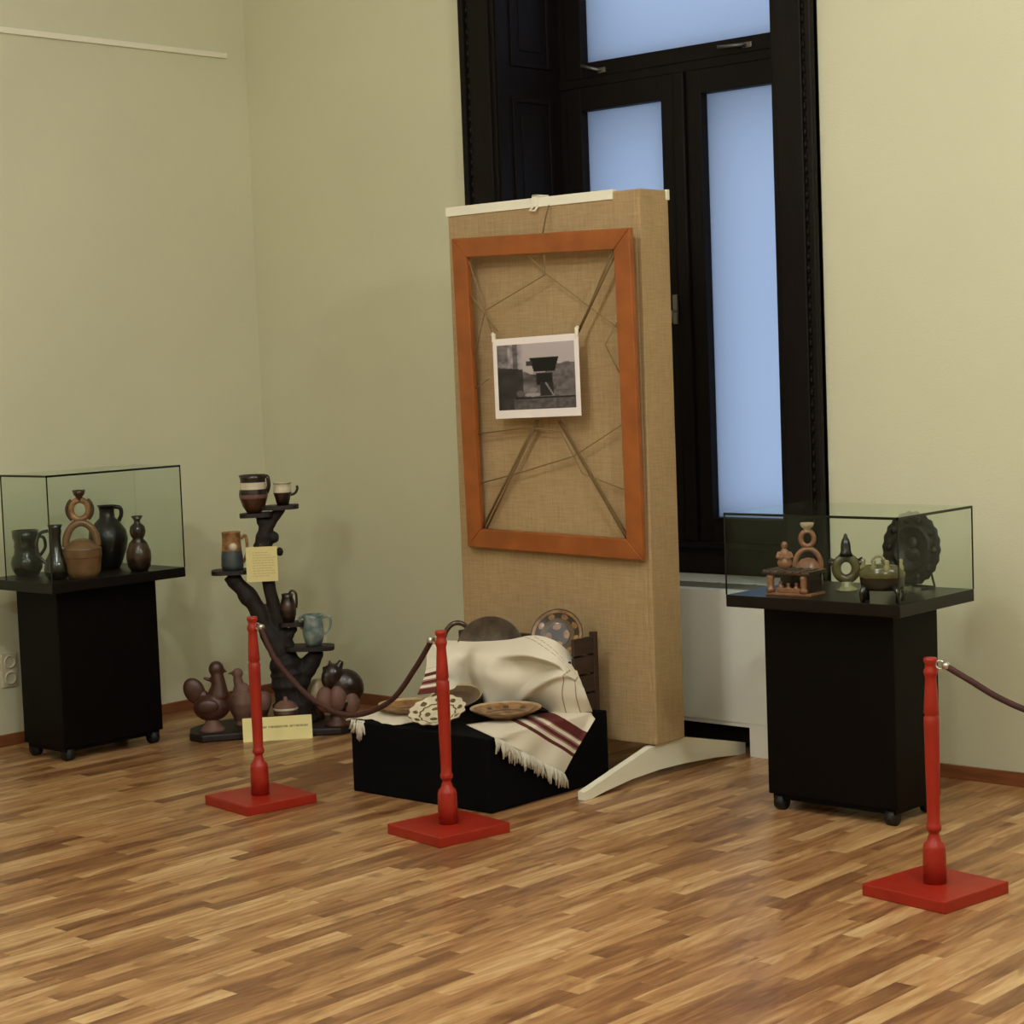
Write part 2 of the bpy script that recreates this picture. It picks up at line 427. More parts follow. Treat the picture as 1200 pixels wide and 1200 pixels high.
s3 = sash(FX0+0.045, FX1-0.045, 2.835, OZ1-0.03, -5.613, -4.50, 2.90, OZ1-0.12, WY-0.012, 0.14)
def handle(pts, par, plate):
    m = wmb(); m.box(*plate, 0.002); m.tube(pts, 0.007, 10)
    wbuild(m, 'handle', M_dull, par)
handle([(-5.12, WY-0.035, 1.79), (-5.12, WY-0.06, 1.79), (-5.125, WY-0.062, 1.74)], s2, (-5.132, -5.108, WY-0.04, WY-0.03, 1.735, 1.86))
handle([(-5.50, WY-0.015, 2.855), (-5.50, WY-0.045, 2.857), (-5.585, WY-0.05, 2.884)], s3, (-5.515, -5.475, WY-0.022, WY-0.012, 2.845, 2.868))
handle([(-4.73, WY-0.015, 2.862), (-4.73, WY-0.045, 2.862), (-4.85, WY-0.05, 2.866)], s3, (-4.745, -4.70, WY-0.022, WY-0.012, 2.852, 2.874))

# radiator cover under the window
RY = 6.36
rc = thing('radiator_cover', 'white metal radiator cover with a top grille below the window', 'radiator cover', (-5.05, RY, 0))
m = MB(); m.T = Matrix.Translation((5.05, -RY, 0))
X0, X1 = OX0+0.02, OX1+0.02
m.box(X0, X1, RY, RY+0.02, 0.13, 0.66, 0.003)
m.box(X0, X0+0.12, RY, RY+0.02, 0, 0.13); m.box(-4.497, X1, RY, RY+0.02, 0, 0.13)
m.box(X0, X1, RY+0.004, RY+0.02, 0.115, 0.135)
m.box(X1-0.02, X1, RY+0.02, YW-0.045, 0, 0.66); m.box(X0, X0+0.02, RY+0.02, YW-0.045, 0, 0.66)
m.build('front_panel', M_white, rc)
m = MB(); m.T = Matrix.Translation((5.05, -RY, 0))
yb = WY-0.005
x0i, x1i = OX0+0.014, OX1-0.014
m.box(x0i, -5.70, RY+0.02, yb, 0.645, 0.66); m.box(-4.50, x1i, RY+0.02, yb, 0.645, 0.66)
m.box(-5.70, -4.50, RY+0.02, RY+0.05, 0.645, 0.66); m.box(-5.70, -4.50, 6.60, yb, 0.645, 0.66)
m.build('top_panel', M_white, rc)
m = MB(); m.T = Matrix.Translation((5.05, -RY, 0))
M_grille = mat('grille_metal', (120, 118, 100), 0.5)
for k in range(7):
    y = RY+0.055+k*0.0265
    m.box(-5.70, -4.50, y, y+0.012, 0.645, 0.657)
for x in (-5.4, -5.1, -4.8, -4.62): m.box(x, x+0.008, RY+0.05, 6.60, 0.645, 0.658)
m.build('grille', M_grille, rc)
m = MB(); m.T = Matrix.Translation((5.05, -RY, 0))
m.box(OX0+0.14, -4.47, RY+0.10, RY+0.24, 0.03, 0.60); m.build('radiator_body', M_recess, rc)  # near-black colour paints in the shade inside the cover's slot

# ------------------------------------------------------------------ wall socket
ws = thing('wall_socket', 'pale double power socket on the left wall behind the display case', 'wall socket', (XL, 4.895, 0.333))
m = MB(); m.box(0, 0.012, -0.04, 0.04, -0.075, 0.075, 0.004); m.build('cover_plate', M_socket, ws)
for dz in (0.036, -0.036):
    m = MB(); m.T = Matrix.Translation((0.012, 0, dz)) @ Matrix.Rotation(PI/2, 4, 'Y')
    m.lathe([(0.029, 0, 0), (0.029, 0.006, 0), (0.023, 0.006, 0), (0.021, -0.0005, 1), (0, -0.0005, 1)], 24)
    m.build('outlet', [M_socket, M_hole], ws)

# ------------------------------------------------------------------ display cases
def display_case(label, cx, cy, rz, glass_top, back, side, darkback):
    """cabinet on castors carrying an overhanging top with a glass box; local x is the long side, local -y the front"""
    t = thing('display_case', label, 'display case', (cx, cy, 0), rz, 'glass topped display cases')
    BX, BY, PX_, PY_ = 0.2575, 0.145, 0.345, 0.245
    m = MB(); m.box(-BX, BX, -BY, BY, 0.058, 0.724, 0.004)
    m.box(-BX+0.012, BX-0.012, -BY+0.012, BY-0.012, 0.04, 0.058)
    m.build('cabinet', M_cab, t)
    m = MB(); m.box(-PX_, PX_, -PY_, PY_, 0.724, 0.766, 0.003); m.build('tabletop', M_top, t)
    for sx in (-1, 1):
        for sy in (-1, 1):
            m = MB(); x, y = sx*(BX-0.035), sy*(BY-0.03)
            m.tube([(x-0.016, y, 0.029), (x+0.016, y, 0.029)], 0.029, 20)
            m.box(x-0.019, x+0.019, y-0.012, y+0.012, 0.029, 0.045)
            m.build('castor', M_rubber, t)
    g = 0.006; e = 0.0042
    z0, z1 = 0.766, glass_top
    # polished pane edges: dark where the panes meet at the front and sides, clear at the back
    m = MB(); vt = 0.0021; GB = PY_-back      # GB: y of the rear pane
    for sx in (-1, 1):
        for y, k in ((-PY_+vt, 0), (GB-vt, 0 if sx == darkback else 1)):
            m.mi = k; x = sx*(PX_-vt); m.box(x-vt, x+vt, y-vt, y+vt, z0, z1)
    m.mi = 0; m.box(-PX_, PX_, -PY_, -PY_+2*e, z1-2*e, z1)
    for sx in (-1, 1):
        m.mi = 0 if sx == side else 1; m.box(sx*(PX_-e)-e, sx*(PX_-e)+e, -PY_+2*e, GB, z1-2*e, z1)
    m.mi = 1; m.box(-PX_+2*e, PX_-2*e, GB-2*e, GB, z1-2*e, z1)
    gc = m.build('glass_cover', [M_edge, M_glass], t); gc['label'] = 'dark green polished glass edges'
    a = 2*e
    for y in (-PY_+e, GB-e):
        m = MB(); m.box(-PX_+a, PX_-a, y-g/2, y+g/2, z0+0.001, z1-a); m.build('glass_pane', M_glass, gc)
    for sx in (-1, 1):
        m = MB(); x = sx*(PX_-e); m.box(x-g/2, x+g/2, -PY_+a, GB-a, z0+0.001, z1-a); m.build('glass_pane', M_glass, gc)
    m = MB(); m.box(-PX_+a, PX_-a, -PY_+a, GB-a, z1-a+0.001, z1-0.001); m.build('glass_pane', M_glass, gc)
    return t
display_case('dark wheeled display case with low glass box right of the window', -3.66, 5.79, 0, 1.052, 0.0, 1, 1)
display_case('dark wheeled display case with tall glass box by the left wall', -7.0, 5.03, PI/2, 1.21, 0.16, -1, -1)

# ------------------------------------------------------------------ red stanchion posts and ropes
def make_post():
    t = thing('stanchion_post', 'p', 'stanchion post', (0, 0, 0), 0, 'red turned stanchion posts')
    m = MB(); m.box(-0.15, 0.15, -0.15, 0.15, 0, 0.036, 0.004); m.build('base_plate', M_red, t)
    prof = [(0, 0.036), (0.034, 0.036), (0.034, 0.10), (0.033, 0.139), (0.030, 0.152), (0.021, 0.160), (0.0185, 0.171), (0.015, 0.180), (0.0155, 0.186),
            (0.021, 0.192), (0.0225, 0.2), (0.021, 0.207), (0.0185, 0.213), (0.019, 0.25), (0.0215, 0.40), (0.0225, 0.50), (0.0225, 0.524), (0.019, 0.529), (0.019, 0.533),
            (0.022, 0.538), (0.021, 0.56), (0.0175, 0.62), (0.016, 0.642), (0.0175, 0.646), (0.0205, 0.655), (0.0205, 0.662), (0.016, 0.671), (0.0155, 0.680),
            (0.018, 0.685), (0.0200, 0.690), (0.0200, 0.697), (0.017, 0.700), (0, 0.700)]
    m = MB(); m.lathe(prof, 28); m.build('turned_shaft', M_red, t)
    return t
P0 = make_post()
posts = [((-5.548, 4.712), -9, 'leftmost red turned post, standing in front of the branch stand'),
         ((-4.634, 4.765), -9, 'red turned post standing in front of the black cloth box'),
         ((-2.897, 5.008), -8, 'red turned post in front of the right display case'),
         ((-1.90, 5.25), -8, 'red turned post beyond the right edge, carrying the far rope end')]
for i, ((x, y), a, lb) in enumerate(posts):
    o = P0 if i == 0 else copy_tree(P0)
    o.location = (x, y, 0); o.rotation_euler.z = math.radians(a); o['label'] = lb

def rope(pts, label, hooks):
    c = [Vector(p) for p in pts]
    t = thing('barrier_rope', label, 'barrier rope', c[0], 0, 'barrier ropes between the posts')
    # smooth curve through the points
    out = []
    n = len(c)
    for i in range(n-1):
        p0, p1, p2, p3 = c[max(i-1, 0)], c[i], c[i+1], c[min(i+2, n-1)]
        for k in range(8):
            u = k/8
            out.append(0.5*((2*p1)+(p2-p0)*u+(2*p0-5*p1+4*p2-p3)*u*u+(3*p1-p0-3*p2+p3)*u**3))
    out.append(c[-1])
    m = MB(); m.tube([q-c[0] for q in out], 0.0095, 12); m.build('cord', M_rope, t)
    for end, post in ((c[0], hooks[0]), (c[-1], hooks[1])):
        m = MB(); e = end-c[0]; p = Vector((post[0], post[1], end.z+0.004))-c[0]
        d = (p-e).normalized(); q = p-d*0.019
        m.tube([e-d*0.012, e+d*0.006], 0.0115, 12)
        mid = (e+d*0.006+q)/2; R = max((q-e).length/2, 0.009)
        m.ring(mid, R, 0.0032, d, Vector((0, 0, 1)), 1.0, n=20, seg=8)
        m.build('hook', M_steel, t)
    return t
a, b_ = posts[0][0], posts[1][0]
rope([(a[0]+0.042, a[1]+0.003, 0.664), (-5.44, 4.718, 0.556), (-5.318, 4.725, 0.453), (-5.203, 4.732, 0.394), (-5.054, 4.740, 0.373), (-4.878, 4.75, 0.438), (-4.755, 4.758, 0.563), (b_[0]-0.042, b_[1]-0.003, 0.664)],
     'sagging maroon rope between the two left red posts', (a, b_))
a, b_ = posts[2][0], posts[3][0]
rope([(a[0]+0.042, a[1]+0.01, 0.678), (-2.782, 5.036, 0.636), (-2.70, 5.056, 0.589), (-2.595, 5.082, 0.55), (-2.40, 5.13, 0.515), (-2.2, 5.178, 0.53), (-2.05, 5.214, 0.59), (b_[0]-0.042, b_[1]-0.01, 0.678)],
     'maroon rope hanging from the right post toward the right edge', (a, b_))

# ------------------------------------------------------------------ burlap display board
BXL, BXR, BYF, BYB = -5.515, -4.535, 5.81, 5.985
bd = thing('display_board', 'tall burlap covered exhibition board on white feet before the window', 'display board', ((BXL+BXR)/2, 5.9, 0))
bm_T = Matrix.Translation((-(BXL+BXR)/2, -5.9, 0))
m = MB(); m.T = bm_T; m.box(BXL, BXR, BYF, BYB, 0.135, 2.222, 0.006); m.build('burlap_panel', M_burlap, bd)
m = MB(); m.T = bm_T; m.box(BXL-0.008, BXR-0.125, BYF-0.006, BYF+0.02, 2.192, 2.229, 0.002); m.build('top_rail', M_trimwhite, bd)
m = MB(); m.T = bm_T; m.box(BXR-0.006, BXR+0.004, BYB-0.016, BYB+0.004, 2.185, 2.224, 0.002); m.build('corner_clip', M_trimwhite, bd)
m = MB(); m.T = bm_T; m.box(BXR-0.032, BXR-0.018, BYF-0.004, BYF+0.01, 0.14, 2.22, 0.002); m.build('seam_tape', M_burlap, bd)
for fx in (-4.571, -5.47):
    m = MB(); m.T = bm_T
    top = [(5.40, 0.03), (5.80, 0.128), (6.0, 0.134), (6.41, 0.042)]
    bot = [(6.41, 0.0), (6.36, 0.0), (6.20, 0.018), (6.0, 0.03), (5.85, 0.034), (5.68, 0.028), (5.52, 0.012), (5.44, 0.0), (5.40, 0.0)]
    m.prism(top+bot, 'x', fx-0.016, fx+0.016); m.build('foot', M_trimwhite, bd)

# wooden stretcher frame hanging on the board, leaning a little forward at the top
TL, TR, BR, BL = Vector((-5.414, 5.715, 2.086)), Vector((-4.512, 5.715, 2.077)), Vector((-4.545, 5.772, 0.853)), Vector((-5.441, 5.772, 0.855))
fc = (TL+TR+BL+BR)/4
ex = ((TR-TL)+(BR-BL)).normalized(); ez = ((TL-BL)+(TR-BR)).normalized(); ey = ez.cross(ex).normalized(); ex = ey.cross(ez)
FR = Matrix((ex, ey, ez)).transposed()
fw, fh = 0.449, 0.6175
fr = thing('picture_frame', 'honey brown wooden frame laced with string, hanging on the burlap board', 'picture frame', fc)
fr.rotation_euler = FR.to_euler()
B = 0.077
def fbar(poly):
    m = MB(); m.prism(poly, 'y', 0, 0.024); o = m.build('frame_bar', M_frame, fr)
    bv = o.modifiers.new('Bevel', 'BEVEL'); bv.width = 0.004; bv.segments = 2
fbar([(-fw, fh), (fw, fh), (fw-B, fh-B), (-fw+B, fh-B)])
fbar([(-fw, -fh), (-fw+B, -fh+B), (fw-B, -fh+B), (fw, -fh)])
fbar([(-fw, -fh), (-fw, fh), (-fw+B, fh-B), (-fw+B, -fh+B)])
fbar([(fw, -fh), (fw-B, -fh+B), (fw-B, fh-B), (fw, fh)])
# string lacing: (x, z) pairs in the frame's own plane
iw, ih = fw-B+0.01, fh-B+0.01
PH = [(-0.263, 0.212), (0.170, 0.226), (0.198, -0.085), (-0.236, -0.096)]  # corners of the hanging print in the frame plane
M_twine = mat('pale_twine', (134, 110, 72), 0.9)
def cord(pts, r, name='string'):
    m = MB(); m.tube([(p[0], p[2] if len(p) > 2 else 0.016, p[1]) for p in pts], r, 8); m.build(name, M_twine if r < 0.0029 else M_string, fr)
cord([(-iw, ih), (PH[0][0], PH[0][1]+0.012)], 0.0028)
cord([(iw, ih), (PH[1][0], PH[1][1]+0.012)], 0.0055)
cord([(iw-0.02, ih), (PH[1][0]+0.006, PH[1][1]+0.014)], 0.0035)
cord([(-iw, -ih), (-0.06, -0.10)], 0.005)
cord([(-iw+0.02, -ih), (-0.05, -0.10)], 0.004)
cord([(iw, -ih), (0.06, -0.10)], 0.0045)
cord([(iw-0.015, -ih), (0.05, -0.10)], 0.003)
cord([(-iw, -0.36), (-0.17, -0.31), (0.12, -0.235), (iw, -0.10)], 0.0028)
cord([(-iw, -0.16), (-0.12, -0.13), (0.06, -0.14), (0.16, -0.30), (iw, -0.36)], 0.0028)
cord([(-iw, 0.12), (-0.30, 0.33), (0.02, 0.46), (0.02, ih)], 0.0026)
cord([(iw, 0.24), (0.22, 0.34), (0.03, 0.46), (-0.08, ih)], 0.0026)
cord([(iw, 0.05), (0.30, 0.19), (iw, 0.30)], 0.0026)
cord([(-iw, 0.02), (-0.30, 0.06)], 0.0026)
cord([(-iw, 0.40), (-0.24, 0.25)], 0.0026)
cord([(0.0, fh-0.02, 0.03), (0.0, fh+0.06, 0.058), (-0.004, fh+0.105, 0.085)], 0.003, 'hanging_loop')

cl = thing('binder_clip', 'small white clip gripping the top rail of the board', 'clip', (-5.035, BYF-0.006, 2.19))
m = MB(); m.box(-0.014, 0.014, -0.012, 0.0, 0.002, 0.05, 0.003); m.box(-0.014, 0.014, -0.012, 0.06, 0.041, 0.05, 0.003); m.build('clip_body', M_trimwhite, cl)
m = MB(); m.tube([(-0.012, -0.008, 0.004), (-0.022, -0.016, -0.01), (0.006, -0.018, -0.012), (0.012, -0.008, 0.004)], 0.004, 8); m.build('clip_lever', M_trimwhite, cl)

# black-and-white print hanging from the strings
pw, ph_ = 0.2185, 0.1555
pt = thing('photo_print', 'white bordered black and white photograph hanging inside the wooden frame', 'photograph', (-4.998, 5.722, 1.539))
pt.rotation_euler = (math.radians(-1), math.radians(-1.2), 0)
m = MB(); m.box(-pw, pw, 0.0, 0.0025, -ph_, ph_); m.build('print_paper', M_paper, pt)
def pic(u, v):
    """grey value of the printed picture, u to the right, v up"""
    def sm(a, b, x):
        t = min(max((x-a)/(b-a), 0), 1); return t*t*(3-2*t)
    def hsh(x, y):
        return (math.sin(x*12.9898+y*78.233)*43758.5453) % 1.0
    def nz(x, y):
        xi, yi = math.floor(x), math.floor(y); fx, fy = x-xi, y-yi
        fx, fy = fx*fx*(3-2*fx), fy*fy*(3-2*fy)
        return (hsh(xi, yi)*(1-fx)+hsh(xi+1, yi)*fx)*(1-fy)+(hsh(xi, yi+1)*(1-fx)+hsh(xi+1, yi+1)*fx)*fy
    n1 = nz(u*9, v*9); n2 = nz(u*26+7, v*26)
    g = 0.42+0.10*v                                           # sky
    if u < 0.36:                                             # pale trees at the left
        t = 0.33+0.25*(n1-0.5)+0.2*(n2-0.5); g = t+(g-t)*sm(0.25, 0.36, u)
    if u < 0.14 and v > 0.6: g *= 0.6
    if 0.20 < u < 0.27 and v > 0.62: g *= 0.45
    hz = 0.66+0.05*n1 if u > 0.72 else 0.56+0.10*(n1-0.5)
    if v < hz and u > 0.28: g = 0.13+0.10*(n1-0.5)+0.10*(n2-0.5)
    if u < 0.33 and v < 0.66-0.15*u: g = 0.028+0.03*n1       # dark boards at the left
    if 0.33 <= u < 0.47 and 0.24 < v < 0.52: g = 0.20*n1+0.06
    # dark feeding trough on legs
    tl = 0.42+max(0, 0.78-v)*0.25
    if 0.56 < v < 0.785 and (0.42+(0.785-v)*0.25) < u < (0.80-(0.785-v)*0.25): g = 0.012
    if 0.66 < v < 0.73 and 0.38 < u < 0.46: g = 0.05
    if abs(v-0.545) < 0.008 and 0.47 < u < 0.75: g = 0.14
    if 0.36 < v < 0.54 and 0.50 < u < 0.71: g = 0.016
    if 0.20 < v < 0.40 and 0.55 < u < 0.72: g = 0.03
    d = abs((u-0.62)-(0.40-v)*0.5)
    if d < 0.010 and 0.2 < v < 0.40: g = 0.30
    if ((u-0.45)/0.10)**2+((v-0.22)/0.03)**2 < 1: g = 0.36
    if ((u-0.46)/0.05)**2+((v-0.29)/0.035)**2 < 1: g = 0.26
    if ((u-0.29)/0.05)**2+((v-0.24)/0.05)**2 < 1: g = 0.12
    if v < 0.17 and u > 0.2: g = 0.07+0.08*n2
    if abs(v-0.175) < 0.012 and u > 0.22: g = 0.015
    if u > 0.76 and v < 0.66 and v > 0.2: g = 0.10+0.10*(n2-0.3)+0.05*n1
    return max(g, 0.006)
m = MB(); NU, NV = 110, 84
q0x, q1x, q0z, q1z = -pw+0.021, pw-0.021, -ph_+0.032, ph_-0.026
vs = m.grid(lambda a, b: (q0x+(q1x-q0x)*a, -0.0006, q0z+(q1z-q0z)*b), NU, NV)
lay = m.bm.loops.layers.float_color.new('print')
for f in m.bm.faces:
    for lp in f.loops:
        p = lp.vert.co
        g = pic((p.x-q0x)/(q1x-q0x), (p.z-q0z)/(q1z-q0z))
        lp[lay] = (g*0.92, g*0.80, g*0.79, 1)
m.build('printed_image', M_print, pt, fix=False)
for sx in (-1, 1):
    m = MB(); x = sx*(pw-0.006)
    m.box(x-0.006, x+0.006, -0.005, 0.006, ph_-0.012, ph_+0.022, 0.002)
    m.ring((x+sx*0.004, 0, ph_+0.02), 0.006, 0.002, (1, 0, 0), (0, 0, 1), n=14, seg=6)
    m.build('peg', M_trimwhite, pt)

# ------------------------------------------------------------------ black box with cloth, crate and plates
bx = thing('cloth_box', 'low black cloth covered plinth on the floor before the burlap board', 'plinth', (-5.055, 5.388, 0))
m = MB(); m.box(-0.355, 0.355, -0.333, 0.332, 0, 0.27, 0.006); m.build('plinth_body', M_black, bx)

cr = thing('wooden_crate', 'dark slatted wooden crate under the white towel, against the board', 'crate', (-5.03, 5.60, 0.27))
for sx in (-1, 1):
    m = MB()
    for k in range(4): m.box(sx*0.29-0.008, sx*0.29+0.008, -0.022, 0.098, 0.004+k*0.072, 0.068+k*0.072, 0.003)
    m.build('side_panel', M_crate, cr)
for y in (-0.030, 0.106):
    m = MB()
    for k in range(3 if y < 0 else 4): m.box(-0.282, 0.282, y-0.008, y+0.008, 0.004+k*0.068, 0.066+k*0.068, 0.003)
    m.build('slat_panel', M_crate, cr)
for sx in (-1, 1):
    m = MB(); m.box(sx*0.29-0.012, sx*0.29+0.012, 0.09, 0.114, 0.0, 0.30, 0.003); m.build('corner_post', M_crate, cr)

# plates ------------------------------------------------------
def plate(name, label, loc, r, h, tilt, mats, bands, foot=0.5, wob=None, cat='plate', group='pottery plates on the plinth', motif=None):
    """dish; bands = [(radius fraction, material index)] on the upper face, tilt = matrix"""
    t = thing(name, label, cat, loc, 0, group)
    t.rotation_euler = tilt
    m = MB()
    fr_ = r*foot
    under = [(0, 0.002, 0), (fr_*0.9, 0.002, 0), (fr_*0.95, 0, 0), (fr_, 0, 0), (fr_*1.03, 0.004, 0), (r*0.85, h*0.62, 0), (r, h-0.003, 0), (r+0.001, h, 0)]
    top = []
    def zz(q):
        q = abs(q)
        return 0.007+(h-0.007)*(0.0 if q < foot*0.9 else ((q-foot*0.9)/(1-foot*0.9))**1.4)
    rad = sorted({b_[0] for b_ in bands} | {0.98-0.03*k for k in range(29)}, reverse=True)
    for q in rad:
        mi = 0
        for lim, k in bands:
            if q <= lim: mi = k
        top.append((r*q, zz(q)+0.002, mi))
    top.append((0, 0.009))
    m.lathe(under+top, 120, wob=wob)
    if motif:                                   # painted decoration: rings of rounded spots
        nu = len(under)*120
        for f in m.bm.faces:
            c = f.calc_center_median()
            rr = c.xy.length/r; a = math.atan2(c.y, c.x)
            if c.z < zz(rr) + 0.0005 and rr > 0.3 and f.material_index == 0: continue
            for (R, n, sz, k, a0) in motif:
                st_ = 2*PI/n; da = (a-a0+st_/2) % st_-st_/2
                if (da*R/sz)**2+((rr-R)/(sz*0.75))**2 < 1: f.material_index = k
    m.build('dish', mats, t)
    return t
p1 = plate('plate', 'shallow brown bowl at the left end of the black plinth', (-5.305, 5.275, 0.2705), 0.125, 0.042, (0, 0, 0), [C_ochre, C_cream, C_brown], [(0.99, 1), (0.9, 0), (0.6, 2)])
p2 = plate('plate', 'scalloped cream plate with brown motifs leaning behind the second red post', (-5.046, 5.158, 0.306), 0.106, 0.024, (math.radians(19), math.radians(-9), math.radians(48)),
           [C_brown, C_white, C_spot], [(1.0, 1), (0.66, 2), (0.6, 1)], wob=lambda a, z: 1+0.035*math.cos(14*a), motif=[(0.8, 9, 0.12, 2, 0), (0.36, 5, 0.14, 2, 0.4)])
p3 = plate('plate', 'flat ochre plate at the near right corner of the plinth', (-4.905, 5.375, 0.279), 0.134, 0.036, (0, 0, 0), [C_ochre, C_tan, C_brown, C_cream], [(1.0, 3), (0.93, 1), (0.88, 0), (0.62, 2), (0.56, 0)], motif=[(0.74, 9, 0.09, 2, 0.2), (0.36, 6, 0.13, 2, 0)])
p4 = plate('plate', 'brown plate lying behind the scalloped plate, touching the towel', (-5.185, 5.40, 0.301), 0.105, 0.03, (math.radians(16), math.radians(-6), math.radians(40)), [C_brown, C_cream, C_spot], [(1.0, 1), (0.94, 2), (0.7, 0)])
d = (math.radians(62), 0, math.radians(48))
p5 = plate('plate', 'grey brown dish standing upright behind the towel', (-5.11, 5.60, 0.40), 0.134, 0.022, (math.radians(70), 0, math.radians(35)), [C_brown, C_pewter, C_brown], [(1.0, 1)])
p5.location = (-5.205, 5.632, 0.474); p5.rotation_euler = (math.radians(80), 0, math.radians(35))
p6 = plate('plate', 'dark plate with light spots and rim leaning upright at the crate right end', (-4.862, 5.64, 0.552), 0.102, 0.022, (math.radians(66), math.radians(8), math.radians(22)), [C_brown, C_dkbrown, C_ochre, C_spot], [(1.0, 1), (0.96, 2), (0.86, 1), (0.66, 3), (0.5, 1)], motif=[(0.74, 9, 0.13, 2, 0), (0.34, 4, 0.16, 2, 0.3)])
rj = thing('handled_jar', 'brown pottery jar with a high looped handle behind the towel, left end', 'jar', (-5.352, 5.60, 0.274), 0.8, None)
m = MB(); m.lathe([(0, 0), (0.05, 0), (0.075, 0.06), (0.078, 0.12), (0.06, 0.185), (0.05, 0.20), (0.056, 0.215), (0.05, 0.215), (0.045, 0.20), (0, 0.19)], 28); m.build('jar_body', C_brown, rj)
m = MB(); m.ring((0, 0, 0.215), 0.060, 0.010, (1, 0, 0), (0, 0, 1), 1.5, 0, PI, 24, 10); m.build('loop_handle', C_brown, rj)

# towel -------------------------------------------------------
MOUND = [ [[-5.478, 5.54, 0.489], [-5.392, 5.46, 0.451], [-5.346, 5.4, 0.403], [-5.332, 5.36, 0.363], [-5.323, 5.33, 0.335]],
 [[-5.364, 5.55, 0.512], [-5.299, 5.47, 0.47], [-5.263, 5.43, 0.425], [-5.257, 5.44, 0.377], [-5.241, 5.44, 0.339]],
 [[-5.253, 5.55, 0.516], [-5.217, 5.5, 0.472], [-5.234, 5.51, 0.416], [-5.228, 5.52, 0.368], [-5.212, 5.52, 0.322]],
 [[-5.171, 5.55, 0.522], [-5.116, 5.46, 0.491], [-5.11, 5.44, 0.429], [-5.096, 5.46, 0.361], [-5.083, 5.48, 0.293]],
 [[-5.045, 5.56, 0.536], [-5.002, 5.48, 0.49], [-4.996, 5.46, 0.428], [-4.99, 5.49, 0.359], [-5.0, 5.54, 0.285]],
 [[-4.926, 5.57, 0.559], [-4.872, 5.5, 0.51], [-4.884, 5.5, 0.444], [-4.885, 5.515, 0.365], [-4.925, 5.58, 0.276]],
 [[-4.829, 5.58, 0.544], [-4.78, 5.53, 0.499], [-4.753, 5.51, 0.44], [-4.769, 5.51, 0.361], [-4.786, 5.55, 0.273]],
 [[-4.789, 5.62, 0.493], [-4.733, 5.59, 0.436], [-4.698, 5.58, 0.383], [-4.684, 5.59, 0.331], [-4.698, 5.63, 0.278]] ]
CP = [[Vector(p) for p in c] for c in MOUND]
def cat4(p0, p1, p2, p3, u):
    return 0.5*((2*p1)+(p2-p0)*u+(2*p0-5*p1+4*p2-p3)*u*u+(3*p1-p0-3*p2+p3)*u**3)
def spline(ps, u):
    n = len(ps)-1; x = min(u*n, n-1e-6); i = int(x); t = x-i
    return cat4(ps[max(i-1, 0)], ps[i], ps[i+1], ps[min(i+2, n)], t)
def mound(u, v):
    p = spline([spline(c, v) for c in CP], u)
    # folds: a hollow under a diagonal crease at the right, soft vertical folds
    def g(x, s): return math.exp(-(x/s)**2)
    crease = v-(0.94-1.45*(u-0.58))
    w = g(u-0.80, 0.17)
    top = v-(0.30+0.15*(u-0.66)/0.3)
    dy = 0.0
    if top > -0.1 and crease < 0.1:
        dy += 0.045*w*min(1, max(0, (top+0.02)/0.10))*min(1, max(0, -crease/0.12))
    dy -= 0.024*w*g(crease, 0.055)+0.020*w*g(top, 0.05)
    dy += 0.030*g(u-0.30, 0.05)*v*v - 0.016*g(u-0.42, 0.05)*v+0.014*g(u-0.12, 0.04)*v
    dy += 0.030*g(u-0.60, 0.10)*g(v-0.45, 0.16)-0.014*g(u-0.52, 0.06)*g(v-0.45, 0.25)
    dy += 0.004*math.sin(u*31+2*v)*(0.3+0.7*v)
    return p+Vector((-dy*0.45, dy*0.89, 0))
tw = thing('woven_towel', 'white woven towel with red stripes and fringe draped over crate and plinth', 'towel', (-4.95, 5.45, 0.27))
T0 = Matrix.Translation((4.95, -5.45, -0.27))
def weave(m, vs, fn):
    nj = len(vs[0])
    lay = m.bm.verts.layers.float.new('weave')
    for k, v in enumerate(m.bm.verts): v[lay] = fn(k//nj, k % nj)
def solid(o, th=0.003):
    q = o.modifiers.new('Solidify', 'SOLIDIFY'); q.thickness = th; q.offset = 0
m = MB(); m.T = T0
NU, NV = 200, 100
vs = m.grid(mound, NU, NV)
def wv(i, j):
    u, v = i/NU, j/NV
    # right edge: two thin woven lines; left edge: the red bands
    if u > 0.6:
        ln = 0.64+0.80*v if v < 0.36 else max(0.928-0.30*(v-0.36), 0.885)
        return 0.12 if abs(u-ln) < 0.0035 or abs(u-ln-0.055) < 0.0035 else 0.0
    if u < 0.13 and v > 0.42: return 0.26+0.50*(v-0.42)/0.58
    return 0.0
weave(m, vs, wv)
solid(m.build('draped_cloth', M_towel, tw))
# back fall of the cloth from the ridge into the crate
def back(u, v):
    p = spline([c[0] for c in CP], u)
    return p+Vector((0.0, 0.03*v, -0.03*v*v-0.012*v))
m = MB(); m.T = T0; vs = m.grid(back, 60, 6); weave(m, vs, lambda i, j: 0.0); solid(m.build('back_fold', M_towel, tw))
